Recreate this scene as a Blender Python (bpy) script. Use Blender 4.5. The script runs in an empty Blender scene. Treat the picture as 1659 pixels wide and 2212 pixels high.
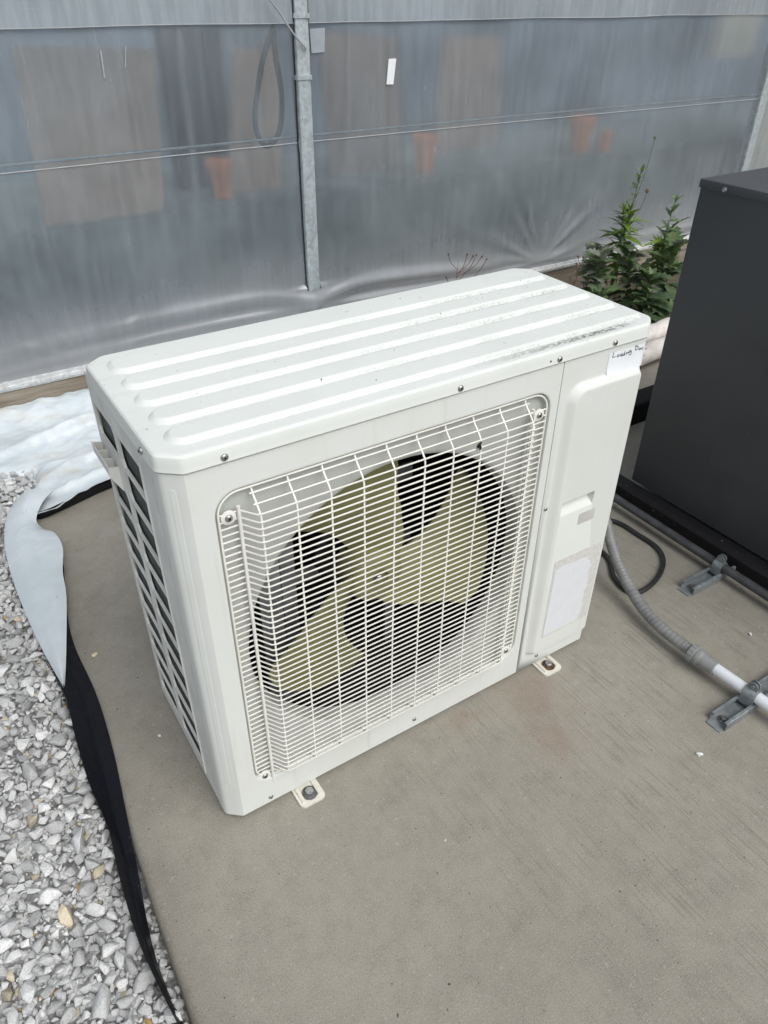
import bpy, bmesh, math, random
import numpy as np
from mathutils import Matrix, Vector, noise as mnoise
from mathutils.geometry import tessellate_polygon

random.seed(7); rng = np.random.default_rng(7)
SC = bpy.context.scene
COL = SC.collection
rad = math.radians

# ------------------------------------------------------------------ camera
F_PX, IMW, IMH = 1608.93, 1659.0, 2212.0
CAM = Vector((-0.1932, -0.8237, 1.3002))
CAM_ROT = (0.9528, -0.0065, -0.5691)
cd = bpy.data.cameras.new('camera')
cam = bpy.data.objects.new('camera', cd); COL.objects.link(cam)
cam.location = CAM; cam.rotation_mode = 'XYZ'; cam.rotation_euler = CAM_ROT
cd.sensor_fit = 'VERTICAL'; cd.sensor_height = 24.0; cd.lens = 24.0 * F_PX / IMH
cd.clip_start = 0.02; cd.clip_end = 500
SC.camera = cam
from mathutils import Euler
RM = Euler(CAM_ROT, 'XYZ').to_matrix()

def ray(u, v):
    return RM @ Vector(((u - IMW / 2) / F_PX, (IMH / 2 - v) / F_PX, -1.0))
def G(u, v, z=0.0):                       # the point at height z seen at that spot of the photograph
    d = ray(u, v); return CAM + d * ((z - CAM.z) / d.z)
def P(u, v, y=0.0):                       # the point on the upright plane y
    d = ray(u, v); return CAM + d * ((y - CAM.y) / d.y)

# ------------------------------------------------------------------ light
SUN_EL, SUN_AZ = rad(52), rad(172)        # azimuth clockwise from +y
w = bpy.data.worlds.new('World'); SC.world = w; w.use_nodes = True
nt = w.node_tree
bg = nt.nodes['Background']
sky = nt.nodes.new('ShaderNodeTexSky'); sky.sky_type = 'NISHITA'; sky.sun_disc = False
sky.sun_elevation = SUN_EL; sky.sun_rotation = SUN_AZ; sky.dust_density = 3.0; sky.air_density = 1.0; sky.ozone_density = 1.0
hs = nt.nodes.new('ShaderNodeHueSaturation'); hs.inputs['Saturation'].default_value = 0.36
nt.links.new(sky.outputs[0], hs.inputs['Color']); nt.links.new(hs.outputs[0], bg.inputs['Color'])
bg.inputs['Strength'].default_value = 0.115
sl = bpy.data.lights.new('sun', 'SUN'); sl.energy = 1.25; sl.angle = rad(45); sl.color = (1.0, 0.99, 0.965)
so = bpy.data.objects.new('sun', sl); COL.objects.link(so)
sd = Vector((math.sin(SUN_AZ) * math.cos(SUN_EL), math.cos(SUN_AZ) * math.cos(SUN_EL), math.sin(SUN_EL)))
so.rotation_euler = sd.to_track_quat('Z', 'Y').to_euler(); so.location = (1, -3, 6)
vs = SC.view_settings
vs.view_transform = 'Standard'; vs.look = 'None'; vs.gamma = 1.0; vs.use_curve_mapping = False
vs.exposure = 0.44
SC.render.engine = 'CYCLES'
SC.cycles.transparent_max_bounces = 12; SC.cycles.max_bounces = 8; SC.cycles.diffuse_bounces = 4; SC.cycles.glossy_bounces = 3

# ------------------------------------------------------------------ materials
def srgb(r, g, b):
    f = lambda c: (c / 255) / 12.92 if c / 255 <= 0.04045 else ((c / 255 + 0.055) / 1.055) ** 2.4
    return (f(r), f(g), f(b), 1)

class NT:
    def __init__(s, name):
        s.m = bpy.data.materials.new(name); s.m.use_nodes = True
        s.t = s.m.node_tree; s.N = s.t.nodes
        s.b = s.N['Principled BSDF']; s.out = s.N['Material Output']
        s._co = None
    def set(s, sock, v):
        if hasattr(v, 'is_output') or isinstance(v, bpy.types.NodeSocket): s.t.links.new(v, sock)
        elif isinstance(v, (tuple, list)):
            v = tuple(v)
            if sock.type == 'RGBA' and len(v) == 3: v = v + (1,)
            sock.default_value = v
        else: sock.default_value = v
    def co(s):
        if s._co is None:
            s._co = s.N.new('ShaderNodeTexCoord').outputs['Object']
        return s._co
    def geo(s):
        return s.N.new('ShaderNodeNewGeometry').outputs['Position']
    def map(s, v, scale=(1, 1, 1), loc=(0, 0, 0), rot=(0, 0, 0)):
        n = s.N.new('ShaderNodeMapping'); s.set(n.inputs[0], v)
        n.inputs['Scale'].default_value = scale; n.inputs['Location'].default_value = loc; n.inputs['Rotation'].default_value = rot
        return n.outputs[0]
    def noise(s, v, scale, detail=4, rough=0.55, dist=0.0):
        n = s.N.new('ShaderNodeTexNoise'); s.set(n.inputs['Vector'], v)
        n.inputs['Scale'].default_value = scale; n.inputs['Detail'].default_value = detail
        n.inputs['Roughness'].default_value = rough; n.inputs['Distortion'].default_value = dist
        return n.outputs['Fac']
    def voro(s, v, scale, feature='F1', out='Distance'):
        n = s.N.new('ShaderNodeTexVoronoi'); n.feature = feature; s.set(n.inputs['Vector'], v); n.inputs['Scale'].default_value = scale
        return n.outputs[out]
    def ramp(s, f, a, b, lo=0.0, hi=1.0, smooth=True):
        n = s.N.new('ShaderNodeMapRange'); n.interpolation_type = 'SMOOTHSTEP' if smooth else 'LINEAR'
        s.set(n.inputs['Value'], f)
        n.inputs['From Min'].default_value = a; n.inputs['From Max'].default_value = b
        n.inputs['To Min'].default_value = lo; n.inputs['To Max'].default_value = hi
        return n.outputs[0]
    def math(s, op, a, b=0.0, c=0.0):
        n = s.N.new('ShaderNodeMath'); n.operation = op
        s.set(n.inputs[0], a); s.set(n.inputs[1], b); s.set(n.inputs[2], c)
        return n.outputs[0]
    def mix(s, f, a, b, mode='MIX'):
        n = s.N.new('ShaderNodeMix'); n.data_type = 'RGBA'; n.blend_type = mode
        s.set(n.inputs[0], f); s.set(n.inputs[6], a); s.set(n.inputs[7], b)
        return n.outputs[2]
    def xyz(s, v):
        n = s.N.new('ShaderNodeSeparateXYZ'); s.set(n.inputs[0], v); return n.outputs
    def bump(s, h, strength=0.3, dist=0.002):
        n = s.N.new('ShaderNodeBump'); s.set(n.inputs['Height'], h)
        n.inputs['Strength'].default_value = strength; n.inputs['Distance'].default_value = dist
        s.set(s.b.inputs['Normal'], n.outputs[0]); return n.outputs[0]
    def fin(s, col=None, rough=None, metal=None, spec=None):
        if col is not None: s.set(s.b.inputs['Base Color'], col)
        if rough is not None: s.set(s.b.inputs['Roughness'], rough)
        if metal is not None: s.set(s.b.inputs['Metallic'], metal)
        if spec is not None: s.set(s.b.inputs['Specular IOR Level'], spec)
        return s.m

def simple(name, col, rough=0.5, metal=0.0, var=0.12, scale=20, bump=0.0, bscale=200, spec=None):
    n = NT(name); p = n.geo()
    f = n.noise(p, scale, 5)
    c2 = tuple(c * (1 - var) for c in col[:3]) + (1,)
    c1 = tuple(min(1, c * (1 + var)) for c in col[:3]) + (1,)
    c = n.mix(n.ramp(f, 0.3, 0.7), c2, c1)
    if bump: n.bump(n.noise(p, bscale, 3), bump, 0.001)
    return n.fin(c, rough, metal, spec)

def mat_paint(name, base, dirt=0.4):
    n = NT(name); p = n.geo()
    f = n.ramp(n.noise(p, 6, 6, 0.6), 0.35, 0.75)
    c = n.mix(n.math('MULTIPLY', f, dirt), base, tuple(v * k for v, k in zip(base[:3], (0.86, 0.85, 0.80))))
    sp = n.ramp(n.noise(p, 210, 2), 0.735, 0.78)
    sp = n.math('MULTIPLY', sp, n.ramp(n.noise(p, 9, 3), 0.5, 0.7))
    c = n.mix(n.math('MULTIPLY', sp, 0.5), c, (0.16, 0.14, 0.11))
    st = n.ramp(n.noise(n.map(p, (60, 60, 3)), 1, 4), 0.58, 0.8)
    c = n.mix(n.math('MULTIPLY', st, dirt * 0.7), c, (0.40, 0.38, 0.32))
    n.bump(n.noise(p, 420, 2), 0.04, 0.001)
    return n.fin(c, n.ramp(n.noise(p, 12, 4), 0.3, 0.7, 0.33, 0.46), spec=0.4)

IVORY = (0.675, 0.70, 0.67, 1)
M = {}
M['paint'] = mat_paint('painted_steel', IVORY)

def mat_lid():
    n = NT('lid_paint'); p = n.geo()
    x, y, z = n.xyz(p)
    base = (0.70, 0.73, 0.70)
    c = n.mix(n.math('MULTIPLY', n.ramp(n.noise(p, 7, 6, 0.6), 0.35, 0.75), 0.35), base, (0.60, 0.63, 0.58))
    # grime that washed into the troughs between the pressed ribs, thickest at the service end
    t = n.math('SUBTRACT', n.math('MODULO', n.math('ADD', y, 0.0635 * 2 - 0.0225), 0.0635), 0.0)
    groove = n.math('SUBTRACT', 1.0, n.ramp(n.math('ABSOLUTE', n.math('SUBTRACT', t, 0.004)), 0.003, 0.011))
    along = n.ramp(x, 0.1, 0.9, 0.25, 1.0)
    patch = n.ramp(n.noise(n.map(p, (9, 30, 9)), 1, 4, 0.65), 0.42, 0.60)
    fine = n.ramp(n.noise(p, 230, 5, 0.75), 0.38, 0.68)
    m1 = n.math('MULTIPLY', n.math('MULTIPLY', groove, along), n.math('MULTIPLY', patch, fine))
    # smear along the front trough
    fy = n.math('SUBTRACT', 1.0, n.ramp(n.math('ABSOLUTE', n.math('SUBTRACT', y, 0.0195)), 0.002, 0.0125))
    fx = n.math('MULTIPLY', n.ramp(x, 0.42, 0.78), n.math('SUBTRACT', 1.0, n.ramp(x, 0.84, 0.90)))
    m2 = n.math('MULTIPLY', n.math('MULTIPLY', fy, fx), n.ramp(n.noise(n.map(p, (150, 260, 150)), 1, 5, 0.7), 0.40, 0.56))
    # scattered specks, and a dusting at the right end
    endz = n.math('MULTIPLY', n.ramp(x, 0.5, 0.93), n.math('MULTIPLY', n.ramp(n.noise(p, 170, 5, 0.75), 0.48, 0.72), n.ramp(n.noise(p, 22, 3), 0.40, 0.65)))
    spk = n.math('MULTIPLY', n.ramp(n.noise(p, 130, 1), 0.775, 0.80), 0.85)
    m = n.math('MAXIMUM', n.math('MAXIMUM', n.math('MULTIPLY', m1, 0.62), n.math('MULTIPLY', m2, 0.85)), n.math('MAXIMUM', n.math('MULTIPLY', endz, 0.34), spk))
    up = n.ramp(z, 0.795, 0.803)
    c = n.mix(n.math('MULTIPLY', m, up), c, n.mix(n.ramp(m, 0.3, 0.8), (0.24, 0.22, 0.18), (0.070, 0.062, 0.048)))
    n.bump(n.noise(p, 300, 3), 0.06, 0.001)
    return n.fin(c, 0.42, spec=0.4)
M['lid'] = mat_lid()
M['wire'] = simple('coated_wire', (0.76, 0.755, 0.70), 0.35, var=0.05)
M['guard'] = simple('guard_plastic', (0.69, 0.695, 0.66), 0.5, var=0.08, scale=14)
M['screw'] = simple('screw_steel', (0.42, 0.42, 0.40), 0.3, 0.9, var=0.2, scale=300)
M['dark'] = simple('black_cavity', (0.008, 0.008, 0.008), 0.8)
M['coil'] = None
def mat_coil():
    n = NT('coil_fins'); p = n.geo()
    x, y, z = n.xyz(p)
    wv = n.math('SINE', n.math('MULTIPLY', y, 2200.0))
    row = n.math('SINE', n.math('MULTIPLY', z, 250.0))
    c = n.mix(n.ramp(wv, -0.6, 0.8), (0.006, 0.014, 0.013), (0.019, 0.044, 0.040))
    c = n.mix(n.ramp(row, 0.75, 1.0, 0, 0.5), c, (0.008, 0.012, 0.012))
    n.bump(wv, 0.5, 0.001)
    return n.fin(c, 0.45, 0.3)
M['coil'] = mat_coil()
def mat_blade():
    n = NT('fan_plastic'); p = n.geo()
    c = n.mix(n.ramp(n.noise(p, 14, 5), 0.3, 0.7), (0.195, 0.195, 0.085), (0.245, 0.242, 0.108))
    sp = n.math('MULTIPLY', n.ramp(n.noise(p, 180, 2), 0.70, 0.76), 0.6)
    c = n.mix(sp, c, (0.32, 0.31, 0.22))
    return n.fin(c, 0.45)
M['blade'] = mat_blade()
M['motor'] = simple('motor_paint', (0.03, 0.031, 0.033), 0.4, 0.3, var=0.3)
M['bracket'] = simple('galvanised_bracket', (0.30, 0.31, 0.315), 0.45, 0.3, var=0.25)
M['galv'] = None
def mat_galv(name, base=(0.42, 0.44, 0.45), rough=0.45):
    n = NT(name); p = n.geo()
    sp = n.voro(p, 90, out='Color')
    g = n.N.new('ShaderNodeRGBToBW'); n.set(g.inputs[0], sp)
    f = n.math('ADD', n.math('MULTIPLY', g.outputs[0], 0.5), n.math('MULTIPLY', n.noise(p, 30, 5), 0.5))
    c = n.mix(f, tuple(v * 0.55 for v in base), tuple(min(1, v * 1.25) for v in base))
    d = n.ramp(n.noise(p, 55, 5, 0.7), 0.58, 0.72)
    c = n.mix(n.math('MULTIPLY', d, 0.45), c, (0.10, 0.095, 0.085))
    n.bump(n.noise(p, 150, 4), 0.12, 0.001)
    return n.fin(c, n.ramp(f, 0.2, 0.8, rough - 0.08, rough + 0.15), 0.35)
M['galv'] = mat_galv('galvanised_steel', (0.47, 0.53, 0.55))
M['zinc'] = mat_galv('zinc_channel', (0.27, 0.30, 0.31), 0.42)
M['rail'] = mat_galv('aluminium_rail', (0.72, 0.73, 0.73), 0.5)
M['cabinet'] = None
def mat_cabinet():
    n = NT('charcoal_paint'); p = n.geo()
    c = n.mix(n.ramp(n.noise(p, 3, 5), 0.35, 0.7), (0.046, 0.050, 0.053), (0.060, 0.064, 0.068))
    x, y, z = n.xyz(p)
    sp = n.ramp(n.noise(p, 120, 2), 0.735, 0.765)
    low = n.ramp(z, 0.02, 0.75, 1.0, 0.12)
    c = n.mix(n.math('MULTIPLY', n.math('MULTIPLY', sp, low), 0.6), c, (0.30, 0.29, 0.27))
    sc = n.ramp(n.noise(n.map(p, (30, 30, 5), rot=(0.3, 0, 0)), 1, 3), 0.74, 0.78)
    c = n.mix(n.math('MULTIPLY', sc, 0.35), c, (0.20, 0.20, 0.20))
    n.bump(n.noise(p, 500, 2), 0.10, 0.001)
    return n.fin(c, n.ramp(n.noise(p, 6, 4), 0.3, 0.7, 0.40, 0.50), spec=0.5)
M['cabinet'] = mat_cabinet()
def mat_rubber():
    n = NT('black_rubber'); p = n.geo()
    c = n.mix(n.noise(p, 40, 5), (0.008, 0.008, 0.009), (0.018, 0.018, 0.019))
    sp = n.ramp(n.noise(p, 95, 3, 0.6), 0.68, 0.72)
    c = n.mix(n.math('MULTIPLY', sp, 0.55), c, (0.30, 0.27, 0.23))
    n.bump(n.noise(p, 160, 4), 0.4, 0.002)
    return n.fin(c, 0.8, spec=0.2)
M['rubber'] = mat_rubber()

def mat_concrete():
    n = NT('broomed_concrete'); p = n.geo()
    x, y, z = n.xyz(p)
    big = n.ramp(n.noise(p, 1.7, 5, 0.6), 0.3, 0.7)
    mid = n.ramp(n.noise(p, 11, 6, 0.65), 0.3, 0.72)
    c = n.mix(big, (0.232, 0.217, 0.182), (0.296, 0.279, 0.238))
    patchy = n.ramp(n.noise(n.map(p, (1, 1, 1), loc=(4, 9, 0)), 32, 4, 0.7), 0.40, 0.66)
    c = n.mix(n.math('MULTIPLY', patchy, 0.30), c, (0.17, 0.153, 0.124))
    c = n.mix(n.math('MULTIPLY', mid, 0.55), c, (0.318, 0.306, 0.258))
    # sand grains
    gr = n.noise(p, 400, 3, 0.8)
    c = n.mix(n.ramp(gr, 0.54, 0.68, 0, 0.70), c, (0.47, 0.455, 0.395))
    c = n.mix(n.ramp(gr, 0.45, 0.32, 0, 0.70), c, (0.085, 0.078, 0.060))
    # broom strokes run front to back, stronger on the right half
    br = n.noise(n.map(p, (260, 6.5, 1)), 1, 4, 0.7)
    br2 = n.noise(n.map(p, (90, 4.0, 1), loc=(3, 0, 0)), 1, 3, 0.6)
    brw = n.math('MULTIPLY', n.ramp(x, 0.15, 0.75, 0.12, 1.0), n.ramp(n.noise(p, 3.3, 3), 0.38, 0.62, 0.25, 1.0))
    c = n.mix(n.math('MULTIPLY', n.ramp(br, 0.50, 0.36), n.math('MULTIPLY', brw, 0.42)), c, (0.105, 0.092, 0.072))
    c = n.mix(n.math('MULTIPLY', n.ramp(br2, 0.55, 0.70), n.math('MULTIPLY', brw, 0.25)), c, (0.30, 0.28, 0.24))
    # pale scuffs, cement spots and pinkish rust bleeding from under the feet
    sc = n.ramp(n.noise(n.map(p, (14, 14, 1), loc=(5, 2, 0)), 1, 5, 0.7), 0.64, 0.78)
    c = n.mix(n.math('MULTIPLY', sc, 0.35), c, (0.38, 0.365, 0.325))
    spt = n.ramp(n.noise(n.map(p, (75, 75, 1), loc=(1, 7, 0)), 1, 3, 0.6), 0.645, 0.70)
    c = n.mix(n.math('MULTIPLY', spt, 0.5), c, (0.40, 0.385, 0.34))
    def blob(cx, cy, r):
        d = n.N.new('ShaderNodeVectorMath'); d.operation = 'DISTANCE'
        n.set(d.inputs[0], n.map(p, (1, 1, 0))); d.inputs[1].default_value = (cx, cy, 0)
        return n.ramp(n.math('ADD', d.outputs['Value'], n.math('MULTIPLY', n.math('SUBTRACT', n.noise(p, 16, 4), 0.5), 0.12)), r, r * 0.15)
    rust = n.math('MAXIMUM', n.math('MAXIMUM', blob(0.70, -0.06, 0.12), blob(0.66, -0.16, 0.09)), blob(0.53, -0.03, 0.05))
    c = n.mix(n.math('MULTIPLY', rust, 0.26), c, (0.235, 0.135, 0.100))
    pit = n.ramp(n.noise(p, 120, 2), 0.30, 0.25)
    c = n.mix(n.math('MULTIPLY', pit, 0.8), c, (0.035, 0.03, 0.024))
    edge = n.ramp(n.math('ADD', x, n.math('MULTIPLY', n.noise(p, 12, 4), 0.05)), -0.05, -0.14)
    c = n.mix(n.math('MULTIPLY', edge, 0.25), c, (0.15, 0.138, 0.115))
    h = n.math('ADD', n.math('MULTIPLY', gr, 0.8), n.math('MULTIPLY', n.math('MULTIPLY', br, brw), 0.8))
    n.bump(h, 0.5, 0.0012)
    return n.fin(c, 0.9, spec=0.2)
M['concrete'] = mat_concrete()
def mat_soil():
    n = NT('soil'); p = n.geo()
    c = n.mix(n.noise(p, 20, 8, 0.7), (0.035, 0.030, 0.022), (0.16, 0.135, 0.10))
    n.bump(n.noise(p, 60, 6), 0.8, 0.01)
    return n.fin(c, 0.95, spec=0.1)
M['soil'] = mat_soil()
def mat_grit():
    n = NT('gravel_bed'); p = n.geo()
    v = n.voro(p, 70)
    c = n.mix(n.noise(p, 60, 4), (0.20, 0.20, 0.198), (0.38, 0.378, 0.37))
    n.bump(v, 1.0, 0.01)
    return n.fin(c, 0.95, spec=0.2)
M['grit'] = mat_grit()
def mat_stone(name, a, b, hot=None):
    n = NT(name); p = n.geo()
    oi = n.N.new('ShaderNodeObjectInfo')
    c = n.mix(n.noise(p, 55, 5, 0.65), a, b)
    at = n.N.new('ShaderNodeAttribute'); at.attribute_name = 'tone'
    n_ = n.noise(p, 330, 4, 0.7)
    c = n.mix(n.ramp(n_, 0.52, 0.36, 0, 0.45), c, tuple(v * 0.45 for v in a[:3]))
    hsv = n.N.new('ShaderNodeHueSaturation'); n.set(hsv.inputs['Color'], c)
    n.set(hsv.inputs['Value'], n.math('ADD', 0.78, n.math('MULTIPLY', at.outputs['Fac'], 0.5)))
    n.bump(n.noise(p, 160, 5, 0.7), 0.5, 0.002)
    return n.fin(hsv.outputs[0], 0.92, spec=0.2)
M['stone_grey'] = mat_stone('limestone_grey', (0.405, 0.41, 0.405), (0.53, 0.535, 0.53))
M['stone_pale'] = mat_stone('limestone_pale', (0.49, 0.495, 0.49), (0.635, 0.64, 0.625))
M['stone_tan'] = mat_stone('limestone_tan', (0.42, 0.37, 0.27), (0.58, 0.52, 0.40))
M['stone_rust'] = mat_stone('limestone_rusty', (0.30, 0.18, 0.06), (0.52, 0.38, 0.18))
def mat_white_sheet():
    n = NT('white_plastic_sheet'); p = n.geo()
    c = n.mix(n.ramp(n.noise(p, 5, 6, 0.65), 0.35, 0.7), (0.50, 0.56, 0.59), (0.585, 0.64, 0.665))
    x, y, z = n.xyz(p)
    # dried mud on the spread part
    mud = n.math('MULTIPLY', n.ramp(n.noise(n.map(p, (6, 11, 4)), 1, 6, 0.7), 0.50, 0.68), n.ramp(y, 1.30, 1.42))
    c = n.mix(n.math('MULTIPLY', mud, 0.55), c, (0.52, 0.47, 0.39))
    sp = n.ramp(n.noise(p, 70, 2), 0.745, 0.77)
    c = n.mix(n.math('MULTIPLY', sp, 0.7), c, (0.12, 0.11, 0.10))
    wr = n.math('ABSOLUTE', n.math('SUBTRACT', n.noise(p, 9, 4, 0.55, 0.8), 0.5))
    wr2 = n.math('ABSOLUTE', n.math('SUBTRACT', n.noise(n.map(p, (22, 34, 20), rot=(0, 0, 0.5)), 1, 3, 0.5, 0.6), 0.5))
    n.bump(n.math('ADD', wr, n.math('MULTIPLY', wr2, 0.25)), 0.22, 0.03)
    b = n.b; b.inputs['Subsurface Weight'].default_value = 0.0
    return n.fin(c, n.ramp(n.noise(p, 10, 3), 0.3, 0.7, 0.28, 0.42), spec=0.5)
M['sheet_white'] = mat_white_sheet()
def mat_black_sheet():
    n = NT('black_plastic_sheet'); p = n.geo()
    c = n.mix(n.noise(p, 9, 5), (0.003, 0.0035, 0.006), (0.007, 0.008, 0.012))
    sp = n.ramp(n.noise(p, 120, 2), 0.755, 0.78)
    c = n.mix(n.math('MULTIPLY', sp, 0.5), c, (0.25, 0.25, 0.25))
    n.bump(n.noise(p, 18, 4, 0.5, 1.0), 0.35, 0.015)
    return n.fin(c, 0.45, spec=0.22)
M['sheet_black'] = mat_black_sheet()
def mat_wood():
    n = NT('weathered_board'); p = n.geo()
    g = n.noise(n.map(p, (3, 10, 40)), 1, 6, 0.65, 0.8)
    c = n.mix(n.ramp(g, 0.3, 0.7), (0.15, 0.125, 0.095), (0.33, 0.29, 0.235))
    s = n.ramp(n.noise(n.map(p, (5, 5, 9), loc=(2, 0, 0)), 1, 5, 0.7), 0.52, 0.68)
    c = n.mix(n.math('MULTIPLY', s, 0.6), c, (0.24, 0.165, 0.085))
    n.bump(g, 0.4, 0.004)
    return n.fin(c, 0.9, spec=0.2)
M['wood'] = mat_wood()

def mat_film(name, clear, tint, rough=0.22, haze=0.0):
    n = NT(name); p = n.geo(); N = n.N
    x, y, z = n.xyz(p)
    streak = n.noise(n.map(p, (36, 1, 3.0)), 1, 5, 0.65)
    cloud = n.noise(p, 2.2, 5, 0.6)
    f = n.math('ADD', n.math('MULTIPLY', n.ramp(streak, 0.3, 0.7), 0.42), n.math('MULTIPLY', n.ramp(cloud, 0.3, 0.7), 0.58))
    df = N.new('ShaderNodeBsdfDiffuse'); n.set(df.inputs['Color'], n.mix(f, tuple(v * 0.76 for v in tint), tuple(min(1, v * 1.24) for v in tint)))
    scf = n.math('MULTIPLY', n.ramp(n.noise(n.map(p, (60, 1, 14), rot=(0, 0.25, 0)), 1, 3, 0.6), 0.63, 0.74), n.ramp(n.noise(n.map(p, (3, 1, 3)), 1, 2), 0.5, 0.62))
    scr = n.math('MULTIPLY', n.ramp(n.noise(n.map(p, (7, 1, 120), rot=(0, 0.12, 0)), 1, 2, 0.5), 0.68, 0.74), 0.5)
    scf = n.math('MAXIMUM', scf, n.math('MULTIPLY', scr, n.ramp(n.noise(n.map(p, (2, 1, 2), loc=(3, 0, 1)), 1, 2), 0.52, 0.65)))
    n.set(df.inputs['Color'], n.mix(n.math('MULTIPLY', scf, 0.8), df.inputs['Color'].links[0].from_socket, (0.62, 0.66, 0.70)))
    foot_ = n.ramp(n.math('ADD', z, n.math('MULTIPLY', n.math('SUBTRACT', n.noise(n.map(p, (1.5, 1, 3)), 1, 4), 0.5), 0.25)), 0.46, 0.14)
    n.set(df.inputs['Color'], n.mix(n.math('MULTIPLY', foot_, 0.8), df.inputs['Color'].links[0].from_socket, (0.46, 0.465, 0.475)))
    tl = N.new('ShaderNodeBsdfTranslucent'); tl.inputs['Color'].default_value = tuple(tint) + (1,)
    tr = N.new('ShaderNodeBsdfRefraction' if haze else 'ShaderNodeBsdfTransparent'); tr.inputs['Color'].default_value = (0.95, 0.97, 0.98, 1)
    if haze: tr.inputs['IOR'].default_value = 1.3; tr.inputs['Roughness'].default_value = haze
    gl = N.new('ShaderNodeBsdfGlossy'); gl.inputs['Roughness'].default_value = rough; gl.inputs['Color'].default_value = (0.95, 0.97, 1, 1)
    bp = N.new('ShaderNodeBump'); bp.inputs['Strength'].default_value = 0.12; bp.inputs['Distance'].default_value = 0.02
    n.set(bp.inputs['Height'], n.noise(n.map(p, (5, 1, 4)), 1, 4, 0.5, 0.6))
    for q in (df, gl): n.set(q.inputs['Normal'], bp.outputs[0])
    m1 = N.new('ShaderNodeMixShader'); m1.inputs[0].default_value = 0.12
    n.set(m1.inputs[1], df.outputs[0]); n.set(m1.inputs[2], tl.outputs[0])
    m2 = N.new('ShaderNodeMixShader'); n.set(m2.inputs[0], n.math('MULTIPLY', n.math('ADD', clear - 0.05, n.math('MULTIPLY', n.math('SUBTRACT', 1.0, f), 0.10)), n.math('SUBTRACT', 1.0, n.math('MULTIPLY', foot_, 0.45))))
    n.set(m2.inputs[1], m1.outputs[0]); n.set(m2.inputs[2], tr.outputs[0])
    fr = N.new('ShaderNodeFresnel'); fr.inputs['IOR'].default_value = 1.5; n.set(fr.inputs['Normal'], bp.outputs[0])
    m3 = N.new('ShaderNodeMixShader'); n.set(m3.inputs[0], n.math('MULTIPLY', fr.outputs[0], 1.5))
    n.set(m3.inputs[1], m2.outputs[0]); n.set(m3.inputs[2], gl.outputs[0])
    n.set(n.out.inputs['Surface'], m3.outputs[0])
    return n.m
M['film'] = mat_film('greenhouse_film', 0.60, (0.335, 0.39, 0.43), haze=0.20)
def mat_film_back():
    n = NT('greenhouse_film_back'); tr = n.N.new('ShaderNodeBsdfRefraction'); tr.inputs['IOR'].default_value = 1.3
    n.set(tr.inputs['Roughness'], n.ramp(n.noise(n.geo(), 4, 3), 0.3, 0.7, 0.17, 0.25)); tr.inputs['Color'].default_value = (0.98, 0.99, 1, 1)
    n.set(n.out.inputs['Surface'], tr.outputs[0]); return n.m
M['film_back'] = mat_film_back()
M['film_flap'] = mat_film('greenhouse_film_double', 0.25, (0.34, 0.39, 0.425))
M['panel'] = mat_film('corner_sheet', 0.12, (0.30, 0.33, 0.32), 0.4)
M['tape'] = simple('white_tape', (0.80, 0.82, 0.84), 0.4, var=0.05)
M['tape_dim'] = simple('pale_tape', (0.32, 0.36, 0.39), 0.4, var=0.1)
M['cord'] = simple('pale_cord', (0.33, 0.345, 0.355), 0.5, var=0.1)
M['conduit'] = simple('grey_conduit', (0.20, 0.205, 0.20), 0.45, var=0.15, scale=30)
M['fitting'] = simple('grey_fitting', (0.245, 0.255, 0.25), 0.42, var=0.1)
M['pvc'] = None
def mat_pvc():
    n = NT('white_pvc'); p = n.geo()
    c = n.mix(n.noise(p, 30, 5), (0.62, 0.65, 0.69), (0.74, 0.77, 0.80))
    sp = n.ramp(n.noise(p, 330, 2), 0.70, 0.74)
    c = n.mix(n.math('MULTIPLY', sp, 0.5), c, (0.25, 0.25, 0.26))
    return n.fin(c, 0.4)
M['pvc'] = mat_pvc()
M['pipe_dark'] = simple('dark_pipe', (0.055, 0.057, 0.060), 0.5, var=0.25, scale=30)
M['cable'] = simple('black_cable', (0.020, 0.020, 0.021), 0.45, var=0.3, scale=40)
M['wrap'] = simple('wrap_tape', (0.66, 0.62, 0.58), 0.55, var=0.12, scale=30, bump=0.3, bscale=60)
M['sticker'] = simple('paper_sticker', (0.80, 0.83, 0.86), 0.35, var=0.04)
M['ink'] = simple('marker_ink', (0.008, 0.008, 0.010), 0.4)
M['sticker_grey'] = simple('faded_sticker', (0.52, 0.515, 0.48), 0.5, var=0.05)
def mat_residue():
    n = NT('torn_label'); p = n.geo(); x, y, z = n.xyz(p)
    c = n.mix(n.noise(p, 60, 4), (0.64, 0.665, 0.695), (0.74, 0.755, 0.775))
    sp = n.ramp(n.noise(p, 190, 2), 0.68, 0.74)
    c = n.mix(n.math('MULTIPLY', sp, 0.5), c, (0.40, 0.41, 0.45))
    n.bump(n.noise(p, 260, 3), 0.3, 0.001)
    return n.fin(c, 0.55)
M['residue'] = mat_residue()
M['residue_edge'] = simple('label_glue', (0.60, 0.60, 0.565), 0.6, var=0.08, scale=120)
M['foot'] = None
def mat_foot():
    n = NT('foot_paint'); p = n.geo()
    c = n.mix(n.noise(p, 25, 5), (0.60, 0.58, 0.50), (0.70, 0.69, 0.62))
    r = n.ramp(n.noise(p, 90, 5, 0.7), 0.56, 0.70)
    c = n.mix(n.math('MULTIPLY', r, 0.6), c, (0.34, 0.25, 0.14))
    return n.fin(c, 0.5)
M['foot'] = mat_foot()
M['rust'] = simple('rusty_washer', (0.10, 0.055, 0.03), 0.8, 0.3, var=0.5, scale=120, bump=0.5)
M['bolt'] = simple('bolt_zinc', (0.40, 0.41, 0.42), 0.35, 0.85, var=0.2, scale=150)
M['washer'] = simple('washer_grey', (0.13, 0.13, 0.13), 0.6, 0.5, var=0.3, scale=150)

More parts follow.
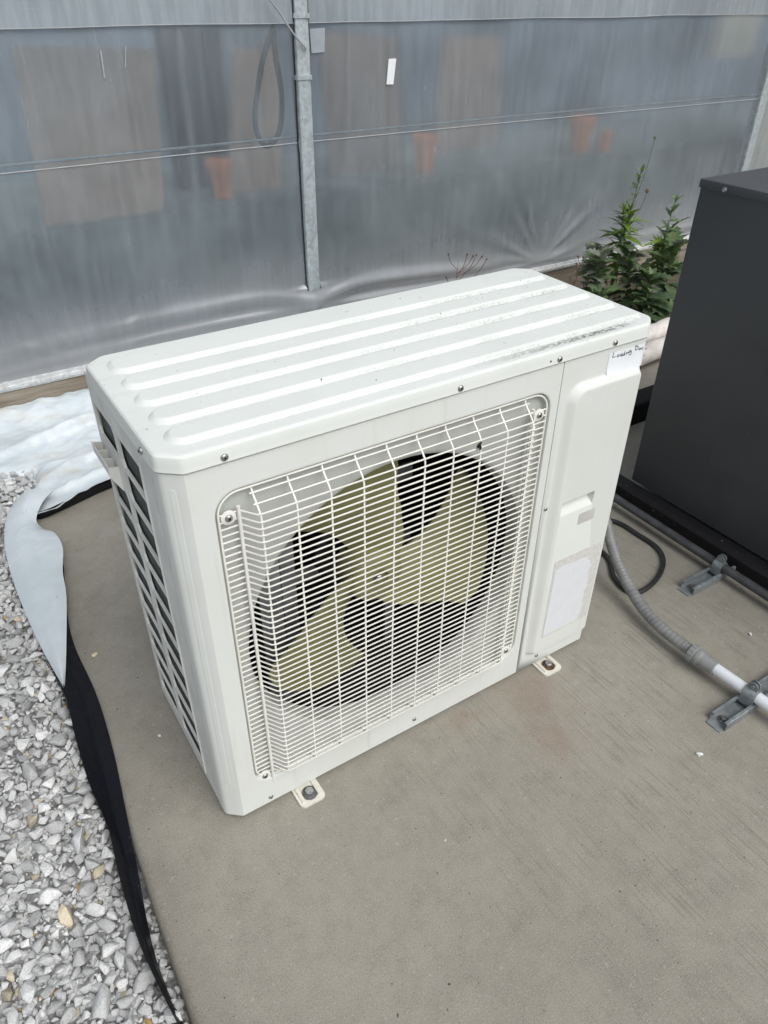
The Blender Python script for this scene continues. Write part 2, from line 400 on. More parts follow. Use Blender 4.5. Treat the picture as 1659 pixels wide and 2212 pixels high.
def mat_leaf(name, a, b, dust=0.0):
    n = NT(name); p = n.geo()
    oi = n.N.new('ShaderNodeObjectInfo')
    c = n.mix(oi.outputs['Random'], a, b)
    c = n.mix(n.ramp(n.noise(p, 60, 4), 0.35, 0.7, 0, 0.35), c, tuple(v * 1.6 for v in b[:3]))
    if dust: c = n.mix(n.math('MULTIPLY', n.ramp(n.noise(p, 25, 4), 0.35, 0.65), dust), c, (0.24, 0.25, 0.22))
    n.fin(c, 0.5, spec=0.35)
    tl = n.N.new('ShaderNodeBsdfTranslucent'); n.set(tl.inputs['Color'], c)
    mx = n.N.new('ShaderNodeMixShader'); mx.inputs[0].default_value = 0.25
    n.set(mx.inputs[1], n.b.outputs[0]); n.set(mx.inputs[2], tl.outputs[0]); n.set(n.out.inputs['Surface'], mx.outputs[0])
    return n.m
M['leaf_bright'] = mat_leaf('leaf_bright', (0.12, 0.20, 0.035), (0.18, 0.27, 0.055))
M['leaf_mid'] = mat_leaf('leaf_mid', (0.085, 0.145, 0.050), (0.135, 0.205, 0.075), 0.25)
M['leaf_dark'] = mat_leaf('leaf_dark', (0.045, 0.085, 0.034), (0.085, 0.14, 0.055), 0.15)
M['leaf_dust'] = mat_leaf('leaf_dusty', (0.13, 0.155, 0.11), (0.19, 0.21, 0.16), 0.6)
M['stem'] = simple('green_stem', (0.10, 0.13, 0.055), 0.6, var=0.2)
M['dry'] = simple('dry_stem', (0.12, 0.07, 0.045), 0.8, var=0.3)
M['dry_red'] = simple('dry_red_stem', (0.13, 0.055, 0.045), 0.8, var=0.3)

M['in_wall'] = simple('interior_dark', (0.095, 0.125, 0.165), 0.8, var=0.45, scale=2.5)
M['in_bench'] = simple('bench_cloth', (0.160, 0.19, 0.175), 0.85, var=0.25, scale=5)
M['tan'] = simple('tan_board', (0.52, 0.38, 0.29), 0.8, var=0.12, scale=6)
M['tan_dim'] = simple('brown_board', (0.30, 0.225, 0.185), 0.8, var=0.15, scale=6)
M['terra'] = simple('terracotta', (0.80, 0.27, 0.07), 0.8, var=0.12)
M['cream'] = simple('cream_cloth', (0.80, 0.78, 0.68), 0.8, var=0.08)

# ------------------------------------------------------------------ mesh helpers
class MB:
    def __init__(s): s.v = []; s.f = []
    def add(s, vs, fs):
        o = len(s.v); s.v += [tuple(q) for q in vs]; s.f += [tuple(i + o for i in q) for q in fs]; return s
    def box(s, a, b):
        (x0, y0, z0), (x1, y1, z1) = a, b
        return s.add([(x0, y0, z0), (x1, y0, z0), (x1, y1, z0), (x0, y1, z0), (x0, y0, z1), (x1, y0, z1), (x1, y1, z1), (x0, y1, z1)],
                     [(0, 3, 2, 1), (4, 5, 6, 7), (0, 1, 5, 4), (1, 2, 6, 5), (2, 3, 7, 6), (3, 0, 4, 7)])
    def loft(s, rings, close=True, cap0=False, cap1=False):
        n = len(rings[0]); vs = [q for r in rings for q in r]; fs = []
        for i in range(len(rings) - 1):
            for j in range(n if close else n - 1):
                k = (j + 1) % n
                fs.append((i * n + j, i * n + k, (i + 1) * n + k, (i + 1) * n + j))
        if cap0: fs.append(tuple(range(n))[::-1])
        if cap1: fs.append(tuple((len(rings) - 1) * n + j for j in range(n)))
        return s.add(vs, fs)
    def tube(s, path, r, n=8, cap=True):
        path = [Vector(q) for q in path]; m = len(path); rings = []
        rs = r if isinstance(r, (list, tuple)) else [r] * m
        t0 = (path[1] - path[0]).normalized()
        up = Vector((0, 0, 1)) if abs(t0.z) < 0.9 else Vector((1, 0, 0))
        a = t0.cross(up).normalized()
        for i, q in enumerate(path):
            t = (path[min(i + 1, m - 1)] - path[max(i - 1, 0)]).normalized()
            a = (a - t * a.dot(t)).normalized(); b = t.cross(a)
            rings.append([q + (a * math.cos(2 * math.pi * k / n) + b * math.sin(2 * math.pi * k / n)) * rs[i] for k in range(n)])
        return s.loft(rings, True, cap, cap)
    def lathe(s, prof, base, axis, n=20):       # prof: list of (distance along axis, radius)
        ax = Vector(axis).normalized(); up = Vector((0, 0, 1)) if abs(ax.z) < 0.9 else Vector((1, 0, 0))
        a = ax.cross(up).normalized(); b = ax.cross(a); base = Vector(base)
        rings = [[base + ax * h + (a * math.cos(2 * math.pi * k / n) + b * math.sin(2 * math.pi * k / n)) * max(r, 1e-5) for k in range(n)] for h, r in prof]
        return s.loft(rings, True, True, True)
    def plate(s, outer, holes, mp, w0=None, w1=0.0):
        # flat sheet outline with holes; mp(u, v, w) -> xyz; w0 None: a single skin at w1
        loops = [outer] + list(holes)
        tri = tessellate_polygon([[Vector((u, v, 0)) for u, v in l] for l in loops])
        pts = [q for l in loops for q in l]; n = len(pts)
        if w0 is None:
            return s.add([mp(u, v, w1) for u, v in pts], tri)
        vs = [mp(u, v, w1) for u, v in pts] + [mp(u, v, w0) for u, v in pts]
        fs = list(tri) + [tuple(i + n for i in t[::-1]) for t in tri]
        o = 0
        for l in loops:
            k = len(l)
            for j in range(k):
                a, b = o + j, o + (j + 1) % k
                fs.append((a, b, b + n, a + n))
            o += k
        return s.add(vs, fs)
    def mesh(s, name, mats, smooth=35, recalc=True):
        me = bpy.data.meshes.new(name); me.from_pydata(s.v, [], s.f)
        if recalc:
            bm = bmesh.new(); bm.from_mesh(me); bmesh.ops.recalc_face_normals(bm, faces=bm.faces); bm.to_mesh(me); bm.free()
        for m in (mats if isinstance(mats, (list, tuple)) else [mats]): me.materials.append(m)
        if smooth:
            me.shade_smooth(); me.set_sharp_from_angle(angle=rad(smooth))
        return me
    def build(s, name, mat, parent=None, smooth=35, recalc=True):
        return link(name, s.mesh(name, mat, smooth, recalc), parent)

def link(name, me, parent=None, mw=None):
    o = bpy.data.objects.new(name, me); COL.objects.link(o)
    if parent is not None:
        o.parent = parent
        o.matrix_parent_inverse = BASE[parent.name].inverted() if parent.name in BASE else Matrix.Identity(4)
    if mw is not None: o.matrix_basis = mw
    return o
BASE = {}
def empty(name, loc, label, cat, group=None):
    o = bpy.data.objects.new(name, None); COL.objects.link(o); o.location = loc; o.empty_display_size = 0.05
    BASE[o.name] = Matrix.Translation(Vector(loc))
    return tag(o, label, cat, group)
def tag(o, label=None, cat=None, group=None, kind=None):
    for k, v in (('label', label), ('category', cat), ('group', group), ('kind', kind)):
        if v: o[k] = v
    return o
def rrect(x0, x1, y0, y1, r, n=6):
    out = []
    rs = r if isinstance(r, (tuple, list)) else (r,) * 4
    for (cx, cy, a0, q) in ((x1 - rs[0], y1 - rs[0], 0, rs[0]), (x0 + rs[1], y1 - rs[1], 90, rs[1]), (x0 + rs[2], y0 + rs[2], 180, rs[2]), (x1 - rs[3], y0 + rs[3], 270, rs[3])):
        for k in range(n + 1):
            a = rad(a0 + 90 * k / n); out.append((cx + q * math.cos(a), cy + q * math.sin(a)))
    return out
def circ(cx, cy, r, n=72):
    return [(cx + r * math.cos(2 * math.pi * k / n), cy + r * math.sin(2 * math.pi * k / n)) for k in range(n)]
def spline(pts, n=8):
    pts = [Vector(q) for q in pts]; out = []
    for i in range(len(pts) - 1):
        p0, p1, p2, p3 = pts[max(i - 1, 0)], pts[i], pts[i + 1], pts[min(i + 2, len(pts) - 1)]
        for k in range(n):
            t = k / n
            out.append(0.5 * ((2 * p1) + (p2 - p0) * t + (2 * p0 - 5 * p1 + 4 * p2 - p3) * t * t + (3 * p1 - p0 - 3 * p2 + p3) * t ** 3))
    out.append(pts[-1]); return out
def fbm(x, y, z=0.0): return mnoise.fractal(Vector((x, y, z)), 1.0, 2.0, 4)
def sstep(a, b, x):
    t = min(1, max(0, (x - a) / (b - a))); return t * t * (3 - 2 * t)

# ------------------------------------------------------------------ ground, pad, gravel
def pad_edge(y): return -0.1665 + 0.0415 * (y - 0.03)
g = MB().add([(-60, -60, -0.075), (60, -60, -0.075), (60, 60, -0.075), (-60, 60, -0.075)], [(0, 1, 2, 3)]).build('ground', M['soil'], smooth=0)
tag(g, kind='structure')

PADB = 1.30
ring = lambda z, i: [(pad_edge(-4) + i, -4 + i, z), (7 - i, -4 + i, z), (7 - i, PADB - i, z)] + [(pad_edge(y) + i + 0.004 * fbm(0, y * 5), y, z) for y in np.linspace(PADB - i, -4 + i, 120)[:-1]]
pad = MB().loft([ring(-0.12, 0), ring(-0.016, 0), ring(-0.0085, 0.0022), ring(-0.0035, 0.0065), ring(-0.0008, 0.012), ring(0, 0.018)], True, False, True).build('concrete_pad', M['concrete'], smooth=50)
tag(pad, kind='structure')

# ------------------------------------------------------------------ the outdoor unit
W, D, H = 0.9376, 0.378, 0.81
CX, CY = 0.0306, 0.0251
ZB, ZL, YF, SEAM = 0.012, 0.778, 0.003, 0.7043
ac = empty('air_conditioner', (W / 2, D / 2, 0), 'white outdoor air conditioner with round fan behind a wire grille and a ribbed lid', 'air conditioner')
fr = lambda u, v, w_: (u, YF - w_, v)        # front plane, w outward
def octa(o, z):
    return [(CX + o * .4, 0 - o * 1 + 0, z)] and [(x, y, z) for x, y in [
        (CX, -o), (W - CX, -o), (W + o, CY), (W + o, D - CY), (W - CX, D + o), (CX, D + o), (-o, D - CY), (-o, CY)]]
def oct2(i, z, k=3):
    # lid outline inset by i with softened corners
    base = [(CX, 0), (W - CX, 0), (W, CY), (W, D - CY), (W - CX, D), (CX, D), (0, D - CY), (0, CY)]
    cx, cy = W / 2, D / 2; out = []
    n = len(base)
    pts = []
    for j in range(n):
        a, b, c = Vector(base[j - 1]), Vector(base[j]), Vector(base[(j + 1) % n])
        e1, e2 = (b - a).normalized(), (c - b).normalized()
        n1, n2 = Vector((-e1.y, e1.x)), Vector((-e2.y, e2.x))
        m = (n1 + n2).normalized(); pts.append(b + m * (i / max(0.2, m.dot(n1))))
    for j in range(n):
        a, b, c = pts[j - 1], pts[j], pts[(j + 1) % n]
        rr = 0.007
        p0, p1 = b + (a - b).normalized() * rr, b + (c - b).normalized() * rr
        for t in range(k + 1):
            u = t / k; q = p0 * (1 - u) ** 2 + b * 2 * u * (1 - u) + p1 * u * u
            out.append((q.x, q.y, z))
    return out
lid = MB()
ZT = 0.8045
lid.loft([oct2(0.0035, ZL + 0.001), oct2(0.0005, ZL), oct2(-0.0012, ZL + 0.002), oct2(0.0, ZL + 0.010), oct2(0, ZT - 0.007), oct2(0.0012, ZT - 0.003), oct2(0.0035, ZT - 0.0008), oct2(0.0065, ZT)])
ribs = []
for k in range(5):
    y0 = 0.0275 + 0.0635 * k
    ribs.append((0.027, 0.922, y0, y0 + (0.0535 if k < 4 else 0.067)))
lid.loft([oct2(0.0065, ZT), oct2(0.0095, ZT)])
top_outer = [(x, y) for x, y, z in oct2(0.0095, ZT)]
RR = (0.016, 0.026, 0.026, 0.016)
holes = [rrect(a - 0.0016, b + 0.0016, c - 0.0016, d + 0.0016, tuple(t + 0.0016 for t in RR)) for a, b, c, d in ribs]
lid.plate(top_outer, holes, lambda u, v, w_: (u, v, ZT), None, 0)
def inset(r, i, q=RR): return rrect(r[0] + i, r[1] - i, r[2] + i, r[3] - i, tuple(max(0.003, t - i) for t in q))
for r in ribs:
    rg = []
    for i, z in ((-0.0016, ZT), (0, ZT), (0.0006, ZT + 0.0003), (0.0078, ZT + 0.0062), (0.0088, ZT + 0.0066), (0.0105, ZT + 0.0066)):
        rg.append([(u, v, z) for u, v in inset(r, i)])
    lid.loft(rg, True, False, True)
def weld(mb, name, mat, parent, smooth=40):
    me = bpy.data.meshes.new(name); me.from_pydata(mb.v, [], mb.f)
    bm = bmesh.new(); bm.from_mesh(me); bmesh.ops.remove_doubles(bm, verts=bm.verts, dist=1e-5)
    bmesh.ops.recalc_face_normals(bm, faces=bm.faces); bm.to_mesh(me); bm.free()
    me.materials.append(mat); me.shade_smooth(); me.set_sharp_from_angle(angle=rad(smooth))
    return link(name, me, parent)
lid_o = weld(lid, 'lid', M['lid'], ac, 22)

# screws share one mesh: axis along -y
def screw_mesh():
    b = MB().lathe([(-0.004, 0.0030), (0.0, 0.0056), (0.0012, 0.0056), (0.0024, 0.0048), (0.0033, 0.0030), (0.0037, 0.0)], (0, 0, 0), (0, -1, 0), 16)
    b.box((-0.0024, -0.0042, -0.0005), (0.0024, -0.0030, 0.0005)); b.box((-0.0005, -0.00415, -0.0024), (0.0005, -0.0030, 0.0024))
    me = b.mesh('screw', [M['screw'], M['dark']], 40)
    for p_ in me.polygons:
        if p_.index >= len(me.polygons) - 12: p_.material_index = 1
    return me
SCREW = screw_mesh()
def screw(x, z, y, parent, rz=0.0, s=1.0):
    a = random.uniform(0, 1.5)
    return link('screw', SCREW, parent, Matrix.Translation((x, y, z)) @ Matrix.Rotation(rz, 4, 'Z') @ Matrix.Rotation(a, 4, 'Y') @ Matrix.Scale(s, 4))
def sub(parent):                                  # children of a mesh part sit in world space
    BASE[parent.name] = Matrix.Identity(4) if parent.parent is None else Matrix.Identity(4)
    return parent
for (x, z) in ((0.087, 0.787), (0.479, 0.7865), (0.688, 0.7865), (0.82, 0.7865)): screw(x, z, 0.0, lid_o)
screw(-0.0005, 0.787, 0.075, lid_o, -math.pi / 2)
MB().lathe([(-0.002, 0.0022), (0.0004, 0.0022), (0.0004, 0)], (0.668, 0.0, 0.7865), (0, -1, 0), 10).build('punched_hole', M['washer'], lid_o)

# front panel: wraps the left corner, opening for the grille
fp = MB()
RX0, RX1, RZ0, RZ1 = 0.062, 0.6885, 0.079, 0.7315
op = rrect(RX0 - 0.003, RX1 + 0.003, RZ0 - 0.003, RZ1 + 0.003, 0.043, 8)
ZP = ZL - 0.0032
fp.plate([(CX, ZB), (SEAM, ZB), (SEAM, ZP), (CX, ZP)], [op], fr, None, 0.0)
def softcorner(k=6):
    pts = [Vector((CX + 0.012, YF)), Vector((CX, YF)), Vector((0.002, CY)), Vector((0.002, CY + 0.012))]
    out = []
    a, b, c, d = pts
    for t in range(k + 1):
        u = t / k; q = (a * (1 - u) ** 2 + (b * 0.94 + (a + c) * 0.03) * 2 * u * (1 - u) + (b + (c - b) * 0.34) * u * u); out.append(q)
    e = b + (c - b) * 0.66
    for t in range(k + 1):
        u = t / k; q = e * (1 - u) ** 2 + c * 2 * u * (1 - u) + d * u * u; out.append(q)
    return [(q.x, q.y) for q in out if True]
cor = [(CX, YF), (0.0255, 0.0062), (0.0215, 0.0095), (0.0085, 0.0205), (0.0045, 0.0245), (0.0025, 0.030), (0.002, 0.052), (0.0035, 0.0535), (0.0035, 0.056)]
fp.loft([[(x, y, ZB) for x, y in cor], [(x, y, ZP) for x, y in cor], [(x + (0.0022 if x < 0.029 else 0), y + 0.0022, ZP + 0.0018) for x, y in cor], [(x + (0.008 if x < 0.029 else 0), y + 0.008, ZP + 0.0024) for x, y in cor]], False)
fp.add([(CX, YF, ZP), (SEAM, YF, ZP), (SEAM, YF + 0.0022, ZP + 0.0018), (CX, YF + 0.0022, ZP + 0.0018), (SEAM, YF + 0.008, ZP + 0.0024), (CX, YF + 0.008, ZP + 0.0024)], [(0, 1, 2, 3), (3, 2, 4, 5)])
rg = []
for i, d in ((-0.003, 0.0), (0, 0.0), (0.0010, 0.0006), (0.0018, 0.0035), (0.0022, 0.0135)):
    rg.append([(u, YF + d, v) for u, v in rrect(RX0 + i, RX1 - i, RZ0 + i, RZ1 - i, 0.040 - i, 8)])
fp.loft(rg)
# folded edges along the seam and the bottom
fp.add([(SEAM, YF, ZB), (SEAM, YF, ZL + 0.01), (SEAM, YF + 0.012, ZL + 0.01), (SEAM, YF + 0.012, ZB)], [(0, 1, 2, 3)])
fp.add([(CX, YF, ZB), (SEAM, YF, ZB), (SEAM, YF + 0.02, ZB + 0.001), (CX, YF + 0.02, ZB + 0.001)], [(0, 1, 2, 3)])
front = weld(fp, 'front_panel', M['paint'], ac, 32)
# embossed bead down the corner
tx, ty = -0.763, 0.646
bd2 = MB()
bmap = lambda i, w_: [(0.0150 + tx * u - 0.646 * w_, 0.0150 + ty * u - 0.763 * w_, v) for u, v in rrect(-0.0055 + i, 0.0055 - i, 0.107 + i, 0.753 - i, 0.0054 - i, 6)]
bd2.loft([bmap(0, -0.0010), bmap(0, -0.0002), bmap(0.0010, 0.00035), bmap(0.0018, 0.0004)], True, False, True)
bd2.build('corner_bead', M['paint'], front, 40)
for (x, z) in ((0.088, 0.0265), (0.421, 0.0345)): screw(x, z, YF, front, s=0.85)

# shroud ring plate behind the grille with the bell mouth
FCX, FCZ, FR = 0.3788, 0.3895, 0.2850
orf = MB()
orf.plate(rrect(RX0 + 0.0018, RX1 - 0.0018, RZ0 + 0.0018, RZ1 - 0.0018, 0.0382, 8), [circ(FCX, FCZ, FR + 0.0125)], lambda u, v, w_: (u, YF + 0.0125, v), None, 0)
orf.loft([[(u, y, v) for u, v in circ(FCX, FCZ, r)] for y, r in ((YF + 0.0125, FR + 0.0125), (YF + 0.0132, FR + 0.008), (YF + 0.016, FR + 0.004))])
thr = MB().loft([[(u, y, v) for u, v in circ(FCX, FCZ, r)] for y, r in ((YF + 0.016, FR + 0.004), (YF + 0.024, FR + 0.001), (YF + 0.036, FR), (YF + 0.048, FR + 0.0005))])
M['throat'] = simple('throat_shaded', (0.40, 0.41, 0.385), 0.5, var=0.2, scale=12)  # greyer than the casing: shade inside the ring is put into the colour
thr.build('bell_mouth', M['throat'], ac, 50, False)
M['shroud'] = mat_paint('shroud_shaded', (0.47, 0.485, 0.46, 1), 0.5)  # casing white greyed down, the grille recess's shade painted into it
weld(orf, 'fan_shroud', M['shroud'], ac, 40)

# grille
gr = MB()
GX0, GX1, GZ0, GZ1 = 0.0685, 0.682, 0.0855, 0.7255
fpth = [(u, YF + 0.004, v) for u, v in rrect(GX0, GX1, GZ0, GZ1, 0.034, 8)]
gr.tube(fpth + fpth[:1], 0.0019, 8, False)
grille = gr.build('fan_grille', M['wire'], ac, 60)
BF, BB = -0.020, YF + 0.004              # front and back y of the wire basket
def basket(z):
    t = sstep(GZ1 - 0.002, GZ1 - 0.040, z) if z > 0.4 else sstep(GZ0 + 0.001, GZ0 + 0.022, z)
    return BB + (BF - BB) * t
VX = [0.122 + 0.0563 * i for i in range(10)]
def wire_mesh(yf, full=True):
    if full: pts = [(GX0, BB, 0), (0.0965, BB, 0), (0.1010, BB - 0.0008, 0), (0.1165, yf + 0.003, 0), (0.1215, yf + 0.0004, 0), (0.128, yf, 0), (0.622, yf, 0), (0.6285, yf + 0.0004, 0), (0.6335, yf + 0.003, 0), (0.6475, BB - 0.0008, 0), (0.652, BB, 0), (GX1, BB, 0)]
    else: pts = [(0.1165, yf, 0), (0.4, yf, 0), (0.6345, yf, 0)]
    return MB().tube(pts, 0.00140, 6).mesh('wire', M['wire'], 60)
cache = {}
NZ = 53
for i in range(NZ):
    z = 0.7165 - 0.0121 * i
    if z < GZ0 + 0.002: break
    full = i >= 2 and z < GZ1 - 0.025
    yf = round(basket(z) - 0.0014, 4)
    if (yf, full) not in cache: cache[(yf, full)] = wire_mesh(yf, full)
    link('wire', cache[(yf, full)], grille, Matrix.Translation((0, 0, z + random.uniform(-.0004, .0004))))
zs = [GZ1, GZ1 - 0.006, GZ1 - 0.014, GZ1 - 0.024, GZ1 - 0.034, GZ1 - 0.042, 0.4, GZ0 + 0.026, GZ0 + 0.018, GZ0 + 0.010, GZ0 + 0.003, GZ0]
vw = MB().tube([(0, basket(z) + 0.0012, z) for z in zs], 0.0016, 6).mesh('wire', M['wire'], 60)
for x in VX: link('wire', vw, grille, Matrix.Translation((x, 0, 0)))
tb = MB().tube([(0, BB - 0.003, 0.7015), (0, BB - 0.003, GZ0 - 0.018)], 0.0030, 8).mesh('support_bar', M['wire'], 60)
for x in (0.0985, 0.6475): link('support_bar', tb, grille, Matrix.Translation((x, 0, 0)))
sr = MB().tube([(0, 0, 0.704), (0, 0, 0.10)], 0.0014, 6).mesh('wire', M['wire'], 60)
for x, y in ((0.6345, -0.013), (0.641, -0.005)): link('wire', sr, grille, Matrix.Translation((x, y, 0)))
tab = MB().lathe([(0, 0.0115), (0.0025, 0.0115), (0.003, 0.0105), (0.003, 0.0)], (0, 0, 0), (0, -1, 0), 20).mesh('screw_tab', M['wire'], 40)
for (x, z) in ((0.083, 0.686), (0.664, 0.685), (0.083, 0.0935), (0.664, 0.103)):
    link('screw_tab', tab, grille, Matrix.Translation((x, BB + 0.001, z)))
    screw(x, z, BB - 0.002, grille, s=1.05)

# fan
fan = empty('__tmp', (0, 0, 0), 'x', 'x'); bpy.data.objects.remove(fan)
hubm = MB().lathe([(0.0, 0.052), (0.02, 0.060), (0.060, 0.058), (0.072, 0.053), (0.077, 0.046), (0.0775, 0.020), (0.068, 0.018), (0.067, 0.0)], (FCX, 0.152, FCZ), (0, -1, 0), 48)
fan_o = hubm.build('fan', M['blade'], ac, 35)
MB().lathe([(0, 0.008), (0.012, 0.008), (0.014, 0.006), (0.014, 0)], (FCX, 0.088, FCZ), (0, -1, 0), 6).build('shaft_nut', M['screw'], fan_o)
def blade(c0):
    nr, na = 26, 18; top = []; bot = []
    rk = [0.045, 0.075, 0.10, 0.13, 0.18, 0.21, 0.25, 0.266, 0.2750]
    cw = [25, 45, 57, 68, 78, 81, 82.5, 85, 91]
    cc = [124, 124, 124, 127, 136, 142, 149.5, 151, 147]
    for i in range(nr + 1):
        t = i / nr; r = 0.045 + (0.2750 - 0.045) * (1 - (1 - t) ** 1.25)
        a0, a1 = float(np.interp(r, rk, cw)), float(np.interp(r, rk, cc))
        for j in range(na + 1):
            s_ = j / na
            a = rad(c0 + a0 + (a1 - a0) * s_)
            y0, y1 = 0.082 - 0.016 * t, 0.122 + 0.020 * t
            y = y0 + (y1 - y0) * s_ - 0.010 * math.sin(s_ * math.pi)
            x, z = FCX + r * math.cos(a), FCZ + r * math.sin(a)
            top.append((x, y, z)); bot.append((x, y + 0.003, z))
    n = na + 1; fs = []
    for i in range(nr):
        for j in range(na):
            q = (i * n + j, i * n + j + 1, (i + 1) * n + j + 1, (i + 1) * n + j); fs.append(q)
            fs.append(tuple(k + len(top) for k in q[::-1]))
    L = len(top)
    bd = [j for j in range(n)] + [i * n + na for i in range(1, nr + 1)] + [nr * n + j for j in range(na - 1, -1, -1)] + [i * n for i in range(nr - 1, 0, -1)]
    for k in range(len(bd)):
        a, b = bd[k], bd[(k + 1) % len(bd)]; fs.append((a, b, b + L, a + L))
    MB().add(top + bot, fs).build('blade', M['blade'], fan_o, 50)
for c0 in (0, -120, -240): blade(c0)
MB().lathe([(0, 0.03), (0.004, 0.075), (0.05, 0.078), (0.058, 0.07), (0.058, 0.0)], (FCX, 0.235, FCZ), (0, -1, 0), 40).build('motor', M['motor'], ac)
mb = MB().box((0.232, 0.195, 0.03), (0.262, 0.203, 0.765)); mb.box((0.175, 0.172, 0.03), (0.218, 0.180, 0.765)); mb.box((0.2185, 0.174, 0.03), (0.2215, 0.235, 0.765)); mb.box((0.185, 0.235, 0.30), (0.56, 0.240, 0.335)); mb.box((0.185, 0.235, 0.47), (0.56, 0.240, 0.505))
mb.box((0.49, 0.225, 0.03), (0.515, 0.233, 0.765))
mb.build('motor_bracket', M['bracket'], ac)
# rear coil seen past the blades, black sheets standing in for the cavity's shade
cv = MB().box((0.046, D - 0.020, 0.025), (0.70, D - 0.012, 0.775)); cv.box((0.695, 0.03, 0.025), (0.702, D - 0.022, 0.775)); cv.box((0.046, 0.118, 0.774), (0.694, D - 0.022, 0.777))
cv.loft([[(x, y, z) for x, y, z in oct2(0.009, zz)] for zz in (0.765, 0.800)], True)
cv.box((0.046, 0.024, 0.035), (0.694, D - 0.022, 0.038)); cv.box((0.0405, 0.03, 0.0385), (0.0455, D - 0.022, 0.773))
cv.build('cavity_shade', M['dark'], ac)
cl = MB().box((0.0090, 0.062, 0.036), (0.034, D - 0.008, 0.765)); coil = cl.build('coil', M['coil'], ac)
# base pan
bp_ = MB().loft([oct2(0.007, 0.006), oct2(0.007, 0.034)], True, True, True); bp_.build('base_pan', M['paint'], ac)
bk = MB().box((0.03, D - 0.010, 0.012), (W - 0.03, D - 0.004, ZL + 0.006)); bk.build('back_panel', M['paint'], ac)

# service panel
sp = MB()
SX0 = SEAM + 0.0016
EM = (0.7225, 0.9075, 0.053, 0.7275)
sp.plate([(SX0, ZB), (W - CX, ZB), (W - CX, ZP), (SX0, ZP)], [rrect(EM[0] - 0.003, EM[1] + 0.003, EM[2] - 0.003, EM[3] + 0.003, (0.017, 0.037, 0.019, 0.017), 8)], fr, None, 0)
rg = []
for i, d in ((-0.003, 0), (0, 0), (0.0018, 0.0008), (0.0065, 0.0055), (0.0115, 0.0108), (0.0140, 0.0120), (0.0165, 0.0120)):
    rg.append([(u, YF - d, v) for u, v in (rrect(EM[0] + i, EM[1] - i, EM[2] + i, EM[3] - i, (0.014 - i, 0.034 - i, 0.016 - i, 0.014 - i), 8) if i < 0 else rrect(EM[0] + i * 1.25, EM[1] - i * 0.55, EM[2] + i * 0.6, EM[3] - i * 1.05, (max(.004, 0.014 - i * .5), 0.034 - i * .6, 0.016 - i * .5, max(.004, 0.014 - i * .5)), 8))])
sp.loft(rg)
inner = [(u, v) for u, y, v in rg[-1]]
HX0, HX1, HZ0, HZ1 = 0.747, 0.8365, 0.440, 0.4735
hl = rrect(HX0, HX1, HZ0, HZ1, 0.002, 2)
YE = YF - 0.0120
sp.plate(inner, [hl], lambda u, v, w_: (u, YE, v), None, 0)
r1 = rrect(HX0 + 0.0008, HX1 - 0.0008, HZ0 + 0.002, HZ1 - 0.0004, 0.002, 2)
r2 = rrect(HX0 + 0.002, HX1 - 0.002, HZ0 + 0.020, HZ1 - 0.0008, 0.002, 2)
sp.loft([[(u, YE, v) for u, v in hl], [(u, YE + 0.001, v) for u, v in r1], [(u, YE + 0.020, v) for u, v in r2]], True, False, True)
crr = [(W - CX, YF), (W - 0.0255, 0.0062), (W - 0.0215, 0.0095), (W - 0.0085, 0.0205), (W - 0.0045, 0.0245), (W - 0.0025, 0.030), (W - 0.002, D - 0.004)]
sp.loft([[(x, y, ZB) for x, y in crr], [(x, y, ZP) for x, y in crr]], False)
sp.add([(W - CX, YF, ZP), (SX0, YF, ZP), (SX0, YF + 0.0022, ZP + 0.0018), (W - CX, YF + 0.0022, ZP + 0.0018), (SX0, YF + 0.008, ZP + 0.0024), (W - CX, YF + 0.008, ZP + 0.0024)], [(0, 1, 2, 3), (3, 2, 4, 5)])
sp.add([(SX0, YF, ZB), (SX0, YF, ZL + 0.01), (SX0, YF + 0.012, ZL + 0.01), (SX0, YF + 0.012, ZB)], [(0, 1, 2, 3)])
serv = weld(sp, 'service_panel', M['paint'], ac, 32)
screw(0.763, 0.035, YF, serv, s=0.85); screw(0.7155, 0.466, YF, serv, s=0.8)
pl = lambda x0, x1, z0, z1, y, r=0.002: MB().plate(rrect(x0, x1, z0, z1, r, 3), [], lambda u, v, w_: (u, y - w_, v), 0.0, 0.0004)
pl(0.8025, 0.848, 0.401, 0.4285, YE - 0.0002).build('blank_sticker', M['sticker_grey'], serv)
# torn label: glue film with a ragged white remnant
pl(0.756, 0.8945, 0.1035, 0.3235, YE - 0.0002).build('label_glue', M['residue_edge'], serv)
rag = []
outl = [(0.7585, 0.108), (0.862, 0.108), (0.872, 0.135), (0.868, 0.175), (0.874, 0.21), (0.868, 0.243), (0.872, 0.268), (0.858, 0.292), (0.838, 0.300), (0.815, 0.297), (0.79, 0.303), (0.762, 0.297)]
for i, (a, b) in enumerate(zip(outl, outl[1:] + outl[:1])):
    for k in range(10):
        t = k / 10; x, z = a[0] + (b[0] - a[0]) * t, a[1] + (b[1] - a[1]) * t
        e = 0.0 if (i in (0, 11)) else 0.004
        rag.append((x + e * fbm(x * 120, z * 120, 3), z + e * fbm(x * 120, z * 120, 9)))
MB().plate(rag, [], lambda u, v, w_: (u, YE - 0.0007 - w_, v), 0.0, 0.0004).build('label_remnant', M['residue'], serv)
